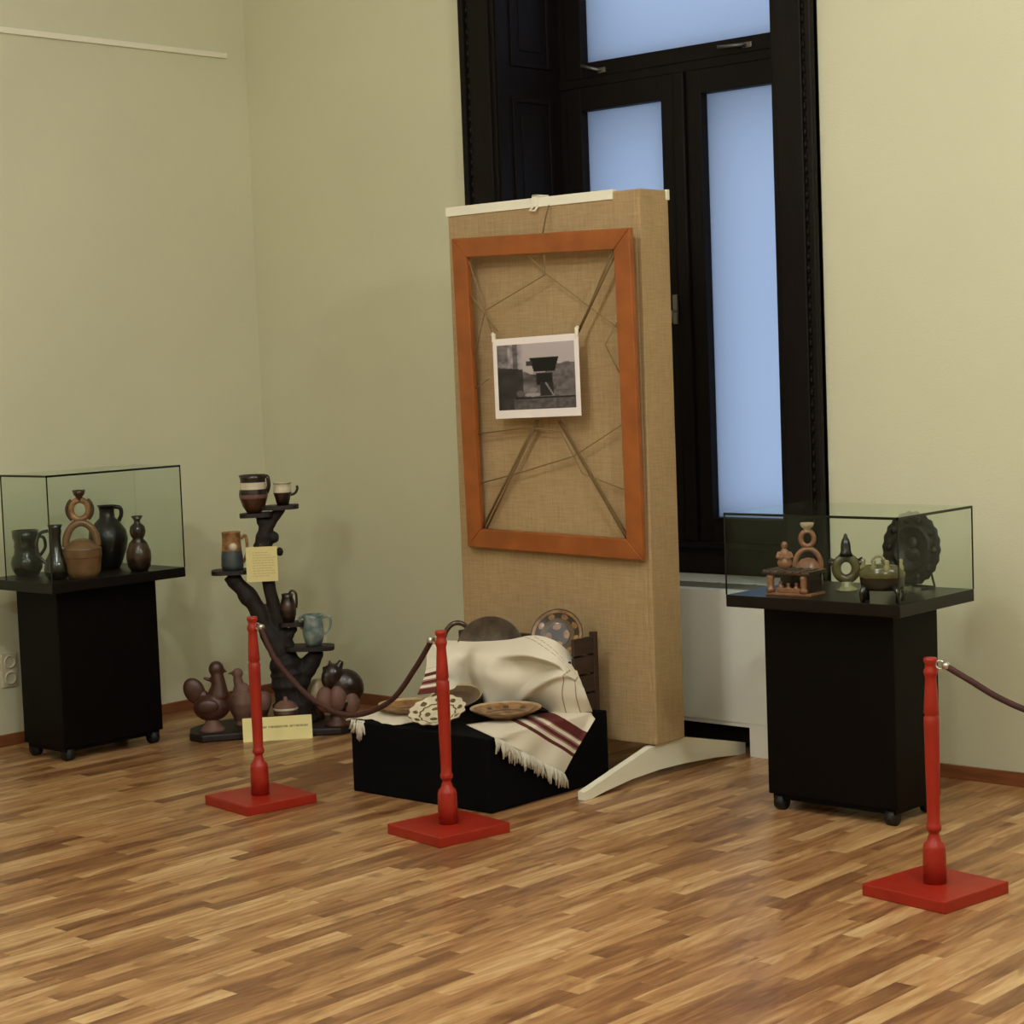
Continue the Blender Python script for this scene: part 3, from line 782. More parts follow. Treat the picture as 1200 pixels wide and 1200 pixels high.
# flat part on the plinth, then hanging over its right side: a corner of cloth, fringe on the diagonal
EX = -4.70+0.006
A0, A1, TIP = Vector((EX, 5.075, 0.2745)), Vector((EX, 5.62, 0.2745)), Vector((EX+0.012, 5.435, 0.078))
F0 = Vector((-4.945, 5.20, 0.2745)); F1 = Vector((-4.83, 5.57, 0.2745))
LB = Vector((0.377, -0.2295)); LN = Vector((0.2295, 0.377)).normalized()
def band(y, z):
    """woven pattern across the towel end: distance from its fringed edge"""
    return min(max(abs((y-A0.y)*LN.x+(z-A0.z)*LN.y)/0.245-0.055, 0.2), 0.83)
def hang(u, v):
    e = A0.lerp(A1, u)
    # lower boundary: along the fringe line to the tip, then back up the free edge
    k = 0.80
    low = A0.lerp(TIP, u/k) if u < k else TIP.lerp(A1+Vector((0.008, 0.0, -0.02)), (u-k)/(1-k))
    p = e.lerp(low, v)
    p.x += 0.006*math.sin(u*17+v*3)*v+0.004*v
    return p
m = MB(); m.T = T0
vs = m.grid(hang, 64, 30)
def hw(i, j):
    p = hang(i/64, j/30); return band(p.y, p.z)
weave(m, vs, hw); solid(m.build('hanging_corner', M_towel, tw))
def flat(u, v):
    a = F0.lerp(F1, u) if u < 1 else F1
    b = A0.lerp(A1, u)
    p = a.lerp(b, v); p.z = 0.2745+0.004*math.sin(v*PI)*abs(math.sin(u*9))
    return p
m = MB(); m.T = T0; vs = m.grid(flat, 40, 10)
def fwv(i, j):
    p = flat(i/40, j/10); return band(p.y+0.53*(p.x-EX), A0.z)
weave(m, vs, fwv); solid(m.build('flat_fold', M_towel, tw))
# left end of the towel, lying along the front edge of the plinth
def leftend(u, v):
    x = -5.425+0.27*u
    p = Vector((x, 5.062+0.16*v, 0.2745))
    p.y += 0.02*math.sin(u*6)*(1-v)+(0.012 if u > 0.3 else 0)
    p.z += 0.003*abs(math.sin(u*14+v*4))
    return p
m = MB(); m.T = T0; vs = m.grid(leftend, 30, 8); weave(m, vs, lambda i, j: 0.0); solid(m.build('flat_end', M_towel, tw))
def strands(name, items):
    m = MB(); m.T = T0
    for p, dr, ln in items:
        q = p+dr*ln; mid = p.lerp(q, 0.5)+Vector((0.003, random.uniform(-.006, .006), 0))
        r = random.uniform(0.0024, 0.0048)
        m.tube([p, mid, q], [r, r*1.25, r*0.7], 6)
    o = m.build(name, M_fringe, tw); o['kind'] = 'stuff'; o['label'] = 'cream knotted cotton fringe'
it = []
for k in range(95):
    u = (k+random.random()*0.7)/95
    p = A0.lerp(TIP, u); p.x += 0.008+0.006*math.sin(u*17)
    it.append((p, Vector((0.03, 0.12+random.uniform(-.25, .25), -1)).normalized(), random.uniform(0.038, 0.070)))
strands('fringe', it)
it = []
for k in range(26):
    u = random.random()
    p = Vector((-5.41+0.075*u, 5.06, 0.274)); it.append((p, Vector((random.uniform(-.3, .4)-0.25*(1-u), -0.18, -1)).normalized(), random.uniform(0.04, 0.085)*(0.5+0.5*u)))
for k in range(16):
    p = Vector((-5.42, 5.07+0.012*k*0.8, 0.275)); it.append((p, Vector((-1, random.uniform(-.3, .2), -0.3)).normalized(), random.uniform(0.02, 0.035)))
strands('fringe', it)

# ------------------------------------------------------------------ pottery in the right case
def pot(name, label, cat, loc, prof, mats, rz=0.0, group=None, part='vessel_body', seg=32, sx=1, sy=1, wob=None):
    t = thing(name, label, cat, loc, rz, group)
    m = MB(); m.lathe(prof, seg, sx, sy, wob); m.build(part, mats, t)
    return t
def handle_part(t, pts, r, mt, name='handle'):
    ps = [Vector(p) for p in pts]; out = [spline(ps, k/16) for k in range(17)]
    m = MB(); m.tube(out, r, 10); m.build(name, mt, t)
ZT = 0.766
GR = 'pottery in the right glass case'; GL = 'pottery in the left glass case'; GT = 'pottery on the branch stand'
AR = 0.56
# terracotta house
h = thing('pottery_house', 'small open terracotta house with figures on the right case, nearest the window', 'pottery house', (-3.79, 5.655, ZT), 0.06, GR)
m = MB(); m.box(-0.088, 0.088, -0.052, 0.052, 0, 0.010, 0.003); m.build('base_slab', C_terra, h)
m = MB(); m.box(-0.08, 0.08, 0.036, 0.046, 0.010, 0.072); m.box(0.068, 0.078, -0.040, 0.036, 0.010, 0.072)
for z in (0.03, 0.05): m.box(0.0775, 0.082, -0.042, 0.04, z-0.004, z+0.004, 0.002)
m.build('house_wall', C_dkbrown, h)
for x in (-0.072, 0.058):
    m = MB(); m.T = Matrix.Translation((x, -0.042, 0.010))
    m.lathe([(0, 0), (0.014, 0), (0.015, 0.012), (0.010, 0.018), (0.013, 0.03), (0.011, 0.04), (0.014, 0.048), (0.014, 0.056), (0.008, 0.063), (0, 0.063)], 16); m.build('pillar', C_terra, h)
m = MB(); m.box(-0.098, 0.092, -0.060, 0.056, 0.073, 0.084, 0.004)
for k in range(7): m.tube([(-0.092+k*0.03, -0.060, 0.084), (-0.092+k*0.03, 0.055, 0.084)], 0.004, 8)
m.build('roof', C_brown, h)
for x, hh in ((-0.042, 0.036), (-0.012, 0.03), (0.02, 0.033)):
    m = MB(); m.T = Matrix.Translation((x, -0.025, 0.010))
    m.lathe([(0, 0), (0.013, 0), (0.010, hh*0.55), (0.004, hh*0.7), (0.008, hh*0.85), (0.006, hh), (0, hh*1.04)], 14); m.build('little_figure', C_terra, h)
m = MB(); m.box(-0.05, 0.045, -0.046, -0.040, 0.010, 0.026, 0.002); m.build('front_rail', C_terra, h)
# figurine on the roof
fg = thing('pottery_figurine', 'small seated clay figurine on the roof of the terracotta house', 'figurine', (-3.822, 5.642, ZT+0.0885), AR, GR)
m = MB(); m.ball((0, 0, 0.020), 0.026, 0.020, 0.021); m.ball((0, 0, 0.046), 0.019, 0.015, 0.024); m.ball((0, 0, 0.082), 0.0115, 0.0115, 0.013); m.tube([(0, 0, 0.06), (0, 0, 0.075)], 0.007, 10)
m.tube([(-0.018, 0, 0.058), (-0.026, -0.006, 0.042), (-0.008, -0.018, 0.036)], 0.006, 8); m.tube([(0.018, 0, 0.058), (0.026, -0.006, 0.042), (0.008, -0.018, 0.036)], 0.006, 8)
weld(m.build('clay_body', C_terra, fg), 0.0022, 3)

def ring_jug(label, loc, rz, s, mt, mt2, group, flat_base=False):
    """base dish, a hoop standing on it, a small ring on the hoop and a flared mouth"""
    t = thing('ring_jug', label, 'ring jug', loc, rz, group)
    m = MB()
    if flat_base:
        m.lathe([(0, 0), (0.038*s, 0), (0.048*s, 0.02*s), (0.05*s, 0.045*s), (0.046*s, 0.07*s), (0.030*s, 0.09*s), (0, 0.098*s)], 28)
    m.build('lower_body', mt, t)
    return t
jr = thing('ring_jug', 'terracotta ring jug with flared mouth behind the small house', 'ring jug', (-3.832, 5.80, ZT), AR, GR)
m = MB(); m.lathe([(0, 0), (0.045, 0), (0.052, 0.02), (0.05, 0.05), (0.047, 0.06), (0.040, 0.088), (0.022, 0.106), (0, 0.112)], 28, 1, 0.7); m.build('lower_body', C_terra, jr)
m = MB(); m.ring((0, 0, 0.085), 0.045, 0.009, (1, 0, 0), (0, 0, 1), 1.25, -0.3, PI+0.3, 30, 12); m.build('hoop', C_terra, jr)
m = MB(); m.ring((0, 0, 0.178), 0.023, 0.0085, (1, 0, 0), (0, 0, 1), 1.15, n=30, seg=12); m.build('small_ring', C_terra, jr)
m = MB(); m.T = Matrix.Translation((0, 0, 0.208)); m.lathe([(0.011, -0.006), (0.011, 0.004), (0.020, 0.012), (0.025, 0.024), (0.022, 0.026), (0.010, 0.012), (0, 0.010)], 24); m.build('mouth', C_cream, jr)
# ring bottle
rb = thing('ring_bottle', 'olive glazed ring bottle with pointed stopper in the middle of the right case', 'ring bottle', (-3.685, 5.815, ZT), AR, GR)
m = MB(); m.lathe([(0, 0), (0.038, 0), (0.038, 0.006), (0.026, 0.012), (0.018, 0.022), (0.020, 0.032), (0, 0.034)], 28); m.build('foot', C_olight, rb)
m = MB(); m.ring((0, 0, 0.078), 0.034, 0.0165, (1, 0, 0), (0, 0, 1), 1.1, n=36, seg=16); m.build('ring_body', C_olive, rb)
m = MB(); m.T = Matrix.Translation((0, 0, 0.12)); m.lathe([(0, 0), (0.026, 0), (0.018, 0.016), (0.017, 0.04), (0.013, 0.058), (0.009, 0.062), (0.006, 0.074), (0, 0.08)], 20); m.build('pointed_stopper', C_green, rb)
for sx in (-1, 1):
    m = MB(); m.tube([(sx*0.040, 0, 0.104), (sx*0.056, 0, 0.112), (sx*0.058, 0, 0.104), (sx*0.050, 0, 0.088)], 0.006, 8); m.build('lug', C_green, rb)
# four-legged vessel
lv = thing('legged_casket', 'oval dark green casket on short legs at the near corner of the right case', 'casket', (-3.415, 5.605, ZT), 0.30, GR)
m = MB(); m.lathe([(0, 0.040), (0.05, 0.038), (0.070, 0.046, 0), (0.074, 0.07, 0), (0.075, 0.082, 1), (0.078, 0.088, 1), (0.077, 0.098, 1), (0.069, 0.110, 1), (0.066, 0.114, 1), (0.05, 0.122, 1), (0, 0.128)], 36, 1.0, 0.62); m.build('casket_body', [C_green, C_olive], lv)
for sx in (-1, 1):
    for sy in (-1, 1):
        m = MB(); m.tube([(sx*0.050, sy*0.026, 0.052), (sx*0.062, sy*0.031, 0.03), (sx*0.058, sy*0.030, 0.0)], [0.013, 0.010, 0.008], 10); m.build('leg', C_green, lv)
for k, (x, y) in enumerate(((-0.062, 0), (0.062, 0), (-0.02, -0.030), (0.025, -0.032), (0.0, 0.02))):
    m = MB(); m.T = Matrix.Translation((x, y, 0.105)); m.lathe([(0.010, 0), (0.012, 0.012), (0.006, 0.022), (0.009, 0.028), (0.007, 0.036), (0, 0.038)], 12); m.build('knob', C_olight, lv)
m = MB(); m.ring((-0.01, 0, 0.128), 0.022, 0.004, (1, 0, 0), (0, 0, 1), 1.0, 0, PI, 16, 8); m.build('lid_handle', C_olight, lv)
# scalloped relief plate on a small stand
rp = thing('relief_plate', 'large dark scalloped relief plate standing upright in the right case', 'plate', (-3.505, 5.96, ZT), -0.18, GR)
m = MB(); m.T = Matrix.Translation((0, 0, 0.1395)) @ Matrix.Rotation(math.radians(84), 4, 'X') @ Matrix.Diagonal((0.925, 0.925, 0.925, 1))
m.lathe([(0, -0.01), (0.08, -0.01), (0.137, 0.008), (0.139, 0.012), (0.134, 0.016), (0.112, 0.015), (0.088, 0.010), (0.084, 0.015), (0.078, 0.015), (0.070, 0.001), (0, 0.001)], 96, wob=lambda a, z: 1+(0.022*math.cos(22*a) if z > 0.005 and z < 0.0162 else 0))
m.T = m.T @ Matrix.Translation((0, 0, 0.002))
m.ball((0, 0.018, 0), 0.020, 0.026, 0.010); m.ball((0, -0.024, 0), 0.036, 0.028, 0.010)
for k in range(10):
    a = 2*PI*k/10; m.ball((0.110*math.cos(a), 0.110*math.sin(a), 0.012), 0.016, 0.016, 0.008, 12, 8)
m.build('scalloped_dish', C_relief, rp)
m = MB(); m.tube([(-0.05, -0.02, 0.004), (-0.05, 0.05, 0.004), (-0.03, 0.022, 0.15)], 0.004, 8); m.tube([(0.05, -0.02, 0.004), (0.05, 0.05, 0.004), (0.03, 0.022, 0.15)], 0.004, 8)
m.tube([(-0.05, 0.05, 0.004), (0.05, 0.05, 0.004)], 0.004, 8); m.build('wire_stand', M_rubber, rp)

# ------------------------------------------------------------------ pottery in the left case
AL = 0.93
o = pot('pottery_pot', 'dark green ribbed pot, leftmost in the left glass case', 'pot', (-7.16, 4.845, ZT),
    [(0, 0), (0.045, 0), (0.050, 0.008), (0.064, 0.03), (0.068, 0.055), (0.062, 0.08), (0.052, 0.095), (0.050, 0.12), (0.053, 0.126), (0.050, 0.134), (0.050, 0.15), (0.053, 0.156), (0.056, 0.165), (0.057, 0.196), (0.053, 0.196), (0.046, 0.15), (0.046, 0.11), (0, 0.1)], C_green, AL, GL)
handle_part(o, [(0.05, 0, 0.165), (0.075, 0, 0.16), (0.080, 0, 0.12), (0.058, 0, 0.085)], 0.007, C_green)
o = pot('pottery_jug', 'slim shiny black jug left of the terracotta ring jug', 'jug', (-6.90, 4.815, ZT),
    [(0, 0), (0.036, 0), (0.050, 0.02), (0.054, 0.045), (0.046, 0.08), (0.028, 0.115), (0.022, 0.15), (0.022, 0.18), (0.026, 0.20), (0.024, 0.212), (0.032, 0.228), (0.028, 0.228), (0.02, 0.20), (0, 0.16)], C_green, AL, GL)
handle_part(o, [(-0.028, 0, 0.205), (-0.062, 0, 0.195), (-0.078, 0, 0.15), (-0.07, 0, 0.10), (-0.044, 0, 0.07)], 0.0075, C_green)
jl = thing('ring_jug', 'tall terracotta ring jug with hoop and flared mouth in the left case', 'ring jug', (-6.845, 4.905, ZT), AL, GL)
m = MB(); m.lathe([(0, 0, 0), (0.062, 0, 0), (0.074, 0.03, 0), (0.080, 0.085, 1), (0.082, 0.088, 0), (0.082, 0.118, 1), (0.083, 0.122, 0), (0.074, 0.128, 0), (0.060, 0.142, 0), (0.040, 0.156, 0), (0.020, 0.164, 0), (0, 0.166)], 36); m.build('bowl_body', [C_buff, C_brown], jl)
m = MB(); m.ring((0, 0, 0.14), 0.064, 0.016, (1, 0, 0), (0, 0, 1), 1.42, -0.1, PI+0.1, 36, 14); m.build('hoop', C_buff, jl)
m = MB(); m.ring((0, 0, 0.286), 0.036, 0.013, (1, 0, 0), (0, 0, 1), 1.12, n=36, seg=14); m.build('small_ring', C_tan, jl)
for sx in (-1, 1):
    m = MB(); m.ring((0, 0, 0.286), 0.052, 0.0085, (sx, 0, 0), (0, 0, 1), 1.0, -0.9, 0.9, 18, 10); m.build('side_handle', C_brown, jl)
m = MB(); m.T = Matrix.Translation((0, 0, 0.334)); m.lathe([(0.014, -0.01), (0.014, 0.006), (0.022, 0.014), (0.028, 0.034), (0.025, 0.034), (0.012, 0.014), (0, 0.012)], 24); m.build('mouth', C_brown, jl)
o = pot('pottery_jug', 'matt black round jug behind the ring jug in the left case', 'jug', (-7.06, 5.20, ZT),
    [(0, 0), (0.045, 0), (0.055, 0.02), (0.078, 0.08), (0.086, 0.125), (0.080, 0.165), (0.055, 0.20), (0.034, 0.222), (0.032, 0.25), (0.036, 0.272), (0.043, 0.276), (0.038, 0.276), (0.028, 0.24), (0, 0.22)], C_black, AL, GL)
handle_part(o, [(0.034, 0, 0.268), (0.058, 0.0, 0.262), (0.062, 0.0, 0.235), (0.050, 0.0, 0.205)], 0.009, C_black)
o = pot('pottery_bottle', 'small double gourd dark brown bottle, rightmost in the left case', 'bottle', (-6.835, 5.19, ZT),
    [(0, 0), (0.036, 0, 0), (0.048, 0.02, 0), (0.054, 0.055, 1), (0.052, 0.085, 1), (0.038, 0.120, 0), (0.022, 0.138, 0), (0.030, 0.150, 1), (0.035, 0.170, 0), (0.030, 0.192, 0), (0.014, 0.206, 0), (0.013, 0.216, 1), (0.026, 0.236, 0), (0.023, 0.236, 0), (0.009, 0.214, 0), (0, 0.21)], [C_dkbrown, C_brown], AL, GL)
m = MB(); m.T = Matrix.Translation((0, -0.033, 0.170)) @ Matrix.Rotation(PI/2, 4, 'X'); m.lathe([(0, 0), (0.013, 0), (0.014, 0.004), (0.010, 0.006), (0, 0.004)], 16); m.build('front_medallion', C_black, o)

# ------------------------------------------------------------------ branch stand with pottery
DT = Vector((0.70, 0.714, 0)).normalized(); NT = Vector((-DT.y, DT.x, 0))
C0 = Vector((-6.63, 5.73, 0)); AT = math.atan2(DT.y, DT.x)
st = thing('branch_stand', 'dark forked branch stand with small shelves in the room corner', 'branch stand', C0, AT)
def loc_(p):                                   # world point -> stand's own frame
    q = Vector(p)-C0
    return Vector((q.dot(DT), q.dot(NT), q.z))
random.seed(11)
m = MB()
poly = [(-0.36, -0.16), (-0.30, -0.22), (-0.1, -0.185), (0.1, -0.185), (0.30, -0.19), (0.37, -0.12), (0.36, 0.02), (0.28, 0.14), (0.08, 0.19), (-0.12, 0.20), (-0.30, 0.12), (-0.37, -0.02)]
m.prism(poly, 'z', 0, 0.034); o = m.build('base_slab', M_slab, st)
bv = o.modifiers.new('Bevel', 'BEVEL'); bv.width = 0.008; bv.segments = 2
def limb(m, pts, rad, wobble=0.006):
    ps = [Vector(p) for p in pts]; n = (len(ps)-1)*6
    out = []; rr = []
    for k in range(n+1):
        p = spline(ps, k/n)+Vector((random.uniform(-1, 1), random.uniform(-1, 1), 0))*wobble*0.5
        x = k/n*(len(rad)-1); i = min(int(x), len(rad)-2); r = rad[i]+(rad[i+1]-rad[i])*(x-i)
        out.append(p); rr.append(r*(1+random.uniform(-.12, .12)))
    m.tube(out, rr, 12)
m = MB()
limb(m, [(0.10, 0.0, 0.03), (0.085, 0, 0.14), (0.07, 0, 0.26), (0.05, 0, 0.36)], [0.092, 0.082, 0.080, 0.055])
limb(m, [loc_(p) for p in ((-6.575, 5.785, 0.26), (-6.59, 5.767, 0.337), (-6.641, 5.72, 0.466), (-6.69, 5.674, 0.60), (-6.756, 5.616, 0.706))], [0.055, 0.052, 0.042, 0.040, 0.034])
limb(m, [loc_(p) for p in ((-6.56, 5.79, 0.26), (-6.585, 5.775, 0.40), (-6.601, 5.756, 0.483), (-6.628, 5.731, 0.667), (-6.637, 5.724, 0.79))], [0.045, 0.036, 0.030, 0.028, 0.036])
limb(m, [loc_(p) for p in ((-6.637, 5.724, 0.76), (-6.64, 5.722, 0.83), (-6.632, 5.729, 0.90), (-6.645, 5.72, 0.968))], [0.044, 0.042, 0.030, 0.024])
limb(m, [loc_(p) for p in ((-6.63, 5.73, 0.89), (-6.60, 5.757, 0.95), (-6.575, 5.78, 0.993))], [0.030, 0.024, 0.022])
limb(m, [loc_(p) for p in ((-6.56, 5.795, 0.18), (-6.505, 5.845, 0.29), (-6.475, 5.87, 0.355))], [0.055, 0.042, 0.030])
limb(m, [loc_(p) for p in ((-6.57, 5.785, 0.42), (-6.55, 5.805, 0.462))], [0.022, 0.018])
for p, r in (((-6.60, 5.757, 0.865), 0.022), ((-6.585, 5.77, 0.80), 0.018), ((-6.66, 5.70, 0.53), 0.028)):
    m.ball(loc_(p), r, r, r*1.2, 12, 8)
weld(m.build('forked_trunk', M_bark, st), 0.007, 3)
def shelf(p0, p1, depth, th=0.018):
    a, b_ = loc_(p0), loc_(p1); c = (a+b_)/2; L_ = (b_-a).length/2
    m = MB(); m.T = Matrix.Translation(c) @ Matrix.Rotation(-math.atan2(b_.z-a.z, (b_-a).xy.length), 4, 'Y')
    pts = []
    for k in range(20):
        t_ = 2*PI*k/20; ct, s_ = math.cos(t_), math.sin(t_)
        pts.append((L_*math.copysign(abs(ct)**0.6, ct), depth*math.copysign(abs(s_)**0.6, s_)))
    m.prism(pts, 'z', -th, 0); m.build('shelf', M_slab, st)
    return c
shelf((-6.715, 5.66, 0.975), (-6.60, 5.757, 0.978), 0.06)
shelf((-6.64, 5.72, 1.006), (-6.516, 5.833, 1.008), 0.06)
shelf((-6.812, 5.565, 0.728), (-6.688, 5.677, 0.728), 0.075)
shelf((-6.585, 5.77, 0.38), (-6.419, 5.921, 0.374), 0.075)
shelf((-6.60, 5.757, 0.487), (-6.514, 5.835, 0.485), 0.055)

o = pot('pottery_pot', 'wide mouthed brown pot with white band on the top left shelf', 'pot', (-6.662, 5.70, 0.978),
    [(0, 0, 0), (0.032, 0, 0), (0.050, 0.03, 0), (0.062, 0.065, 1), (0.064, 0.082, 2), (0.060, 0.105, 3), (0.056, 0.135, 2), (0.056, 0.150, 2), (0.062, 0.168, 2), (0.058, 0.168, 2), (0.050, 0.14, 2), (0.054, 0.09, 2), (0, 0.05)], [C_brown, C_pink, C_dkbrown, C_white], AT, GT)
handle_part(o, [(0.054, 0, 0.16), (0.066, -0.01, 0.155), (0.070, -0.01, 0.12), (0.060, 0, 0.088)], 0.009, C_dkbrown)
o = pot('pottery_cup', 'small dark cup with white rim on the top right shelf', 'cup', (-6.568, 5.787, 1.0085),
    [(0, 0, 0), (0.026, 0, 0), (0.034, 0.03, 0), (0.041, 0.055, 1), (0.038, 0.075, 1), (0.037, 0.09, 2), (0.041, 0.098, 2), (0.037, 0.098, 1), (0.033, 0.07, 1), (0, 0.04)], [C_dkbrown, C_white, C_olight], AT, GT)
handle_part(o, [(0.036, 0, 0.042), (0.056, 0, 0.05), (0.066, 0, 0.068), (0.064, 0, 0.082)], 0.006, C_dkbrown)
o = pot('pottery_mug', 'tall mug with tan top and blue grey foot on the left shelf', 'mug', (-6.742, 5.628, 0.7285),
    [(0, 0, 0), (0.045, 0, 0), (0.050, 0.02, 0), (0.048, 0.06, 0), (0.045, 0.085, 1), (0.042, 0.12, 1), (0.041, 0.164, 1), (0.044, 0.168, 1), (0.040, 0.168, 1), (0.036, 0.12, 1), (0, 0.06)], [C_grey, C_tan], AT, GT)
handle_part(o, [(0.042, 0, 0.135), (0.062, 0, 0.15), (0.068, 0, 0.12), (0.066, 0, 0.07), (0.048, 0, 0.03)], 0.007, C_tan)
m = MB(); m.T = Matrix.Translation((0.010, -0.0425, 0.104)) @ Matrix.Rotation(math.radians(88), 4, 'X'); m.lathe([(0, 0), (0.017, -0.002), (0.017, 0.0015), (0, 0.003)], 20); m.build('white_flower', C_white, o)
o = pot('pottery_jug', 'small brown jug with looped handle beside the trunk fork', 'jug', (-6.567, 5.787, 0.487),
    [(0, 0, 0), (0.026, 0, 0), (0.036, 0.03, 0), (0.038, 0.055, 1), (0.032, 0.085, 0), (0.024, 0.11, 0), (0.027, 0.125, 0), (0.023, 0.125, 0), (0.018, 0.10, 0), (0, 0.08)], [C_dkbrown, C_brown], AT, GT)
handle_part(o, [(0.006, 0, 0.122), (0.020, 0, 0.138), (0.038, 0, 0.125), (0.040, 0, 0.09), (0.037, 0, 0.06)], 0.0055, C_dkbrown)
o = pot('pottery_jug', 'teal and white glazed jug on the lower right shelf', 'jug', (-6.487, 5.86, 0.3775),
    [(0, 0, 0), (0.034, 0, 0), (0.044, 0.03, 0), (0.049, 0.065, 0), (0.046, 0.095, 0), (0.042, 0.12, 0), (0.046, 0.138, 0), (0.042, 0.138, 0), (0.037, 0.11, 0), (0, 0.05)], [C_teal], AT, GT)
handle_part(o, [(0.044, 0, 0.122), (0.072, 0, 0.125), (0.078, 0, 0.095), (0.066, 0, 0.065), (0.048, 0, 0.05)], 0.006, C_teal)
handle_part(o, [(-0.044, 0, 0.13), (-0.058, 0, 0.122), (-0.056, 0, 0.09), (-0.048, 0, 0.075)], 0.006, C_teal, 'spout')

def onslab(u, v): return C0+DT*u+NT*v+Vector((0, 0, 0.0345))
# hen-shaped vessel
hn = thing('hen_pitcher', 'red brown hen shaped pottery vessel at the left end of the stand', 'pottery hen', onslab(-0.262, -0.115), AT, GT)
m = MB(); m.lathe([(0, 0), (0.058, 0), (0.052, 0.012), (0.034, 0.03), (0.028, 0.055), (0, 0.06)], 24); m.build('foot', C_pink, hn)
m = MB()
m.ball((0, 0, 0.105), 0.082, 0.060, 0.062); m.ball((0.03, 0, 0.15), 0.045, 0.042, 0.06)
m.tube([(0.035, 0, 0.15), (0.035, 0, 0.21), (0.030, 0, 0.25)], [0.045, 0.032, 0.027], 14)
m.ball((0.028, 0, 0.272), 0.034, 0.028, 0.036); m.tube([(0.05, 0, 0.265), (0.075, 0, 0.258)], [0.012, 0.004], 8); m.tube([(0.0, 0, 0.225), (-0.03, 0, 0.235)], [0.010, 0.006], 8)
weld(m.build('hen_body', C_hen, hn), 0.0045, 4)
m = MB(); m.T = Matrix.Translation((-0.072, 0, 0.18)) @ Matrix.Rotation(math.radians(-25), 4, 'Y'); m.ball((0, 0, 0), 0.046, 0.022, 0.060)
m.ball((0.02, 0, -0.045), 0.030, 0.02, 0.04); m.build('fan_tail', C_hen, hn)
for sy in (-1, 1):
    m = MB(); m.ball((-0.012, sy*0.052, 0.115), 0.048, 0.014, 0.032); m.build('wing', C_hen, hn)
# second bird vessel half hidden by the post
h2 = thing('bird_jug', 'pinkish bird shaped jug half hidden behind the leftmost red post', 'pottery bird', onslab(-0.135, -0.005), AT, GT)
m = MB(); m.lathe([(0, 0), (0.040, 0), (0.036, 0.02), (0.055, 0.06), (0.062, 0.10), (0.050, 0.14), (0, 0.16)], 24); m.ball((0, 0, 0.15), 0.042, 0.036, 0.04); m.tube([(-0.01, 0, 0.17), (-0.018, 0, 0.215)], [0.024, 0.02], 12)
m.ball((-0.016, 0, 0.232), 0.025, 0.022, 0.024); m.tube([(-0.035, 0, 0.235), (-0.06, 0, 0.232)], [0.009, 0.003], 8); weld(m.build('bird_body', C_pink, h2), 0.0045, 4)
m = MB(); m.ball((0.058, 0, 0.15), 0.035, 0.014, 0.03); m.build('bird_tail', C_hen, h2)
o = pot('round_pot', 'small round pinkish clay pot just right of the leftmost post', 'pot', onslab(-0.045, -0.03),
    [(0, 0, 1), (0.026, 0, 1), (0.022, 0.02, 1), (0.020, 0.045, 1), (0.030, 0.07, 0), (0.040, 0.095, 0), (0.041, 0.115, 0), (0.034, 0.138, 0), (0.018, 0.148, 0), (0, 0.150)], [C_pink, C_hen], AT, GT)
o = pot('lidded_bowl', 'brown clay bowl with pale domed lid behind the folded sign', 'bowl', onslab(0.062, -0.13),
    [(0, 0), (0.03, 0), (0.042, 0.02), (0.052, 0.055), (0.056, 0.075), (0.052, 0.078), (0, 0.07)], [C_hen], AT, GT, 'bowl_body')
m = MB(); m.lathe([(0, 0.076), (0.050, 0.078, 1), (0.056, 0.084, 1), (0.053, 0.090, 0), (0.044, 0.105, 0), (0.026, 0.118, 0), (0.010, 0.122, 0), (0.010, 0.130, 0), (0.006, 0.138, 0), (0, 0.139)], 28); m.build('lid', [C_pink, C_white], o)
# animal-shaped vessel
an = thing('animal_jug', 'brown animal shaped jug with pricked ears at the right end of the stand', 'pottery animal', onslab(0.285, -0.125), AT, GT)
m = MB(); m.lathe([(0, 0), (0.060, 0), (0.054, 0.012), (0.032, 0.03), (0.028, 0.05), (0.06, 0.066), (0, 0.07)], 24); m.build('foot', C_hen, an)
m = MB(); m.ball((0.045, 0.02, 0.165), 0.078, 0.060, 0.082, rot=Matrix.Rotation(math.radians(-35), 3, 'Y')); m.ball((-0.01, 0, 0.225), 0.046, 0.04, 0.05); m.ball((0.035, 0, 0.10), 0.07, 0.05, 0.04)
m.ball((-0.035, -0.01, 0.21), 0.028, 0.028, 0.045)
m.tube([(0.012, 0, 0.25), (0.03, 0, 0.285)], [0.022, 0.012], 10); m.tube([(-0.02, 0, 0.25), (-0.022, 0, 0.29)], [0.012, 0.005], 10); m.tube([(-0.04, 0, 0.235), (-0.05, 0, 0.262)], [0.014, 0.008], 10)
weld(m.build('animal_body', C_dkbrown, an), 0.0045, 4)
for k, (x, y, z, r) in enumerate(((-0.048, -0.022, 0.118, 0.040), (0.008, -0.030, 0.122, 0.040), (0.066, -0.022, 0.096, 0.036))):
    m = MB(); m.ball((x, y, z), r, r*0.8, r*1.45); m.build('clay_bulge', C_pink, an)
o = pot('round_pot', 'pale cream clay pot between trunk and animal shaped jug', 'pot', onslab(0.195, 0.06),
    [(0, 0, 1), (0.030, 0, 1), (0.026, 0.03, 1), (0.036, 0.075, 0), (0.042, 0.11, 0), (0.040, 0.14, 0), (0.026, 0.165, 0), (0.020, 0.178, 0), (0, 0.178)], [C_cream, C_hen], AT, GT)
handle_part(o, [(0.022, 0, 0.17), (0.040, 0, 0.205), (0.050, 0, 0.18), (0.040, 0, 0.15)], 0.006, C_hen)

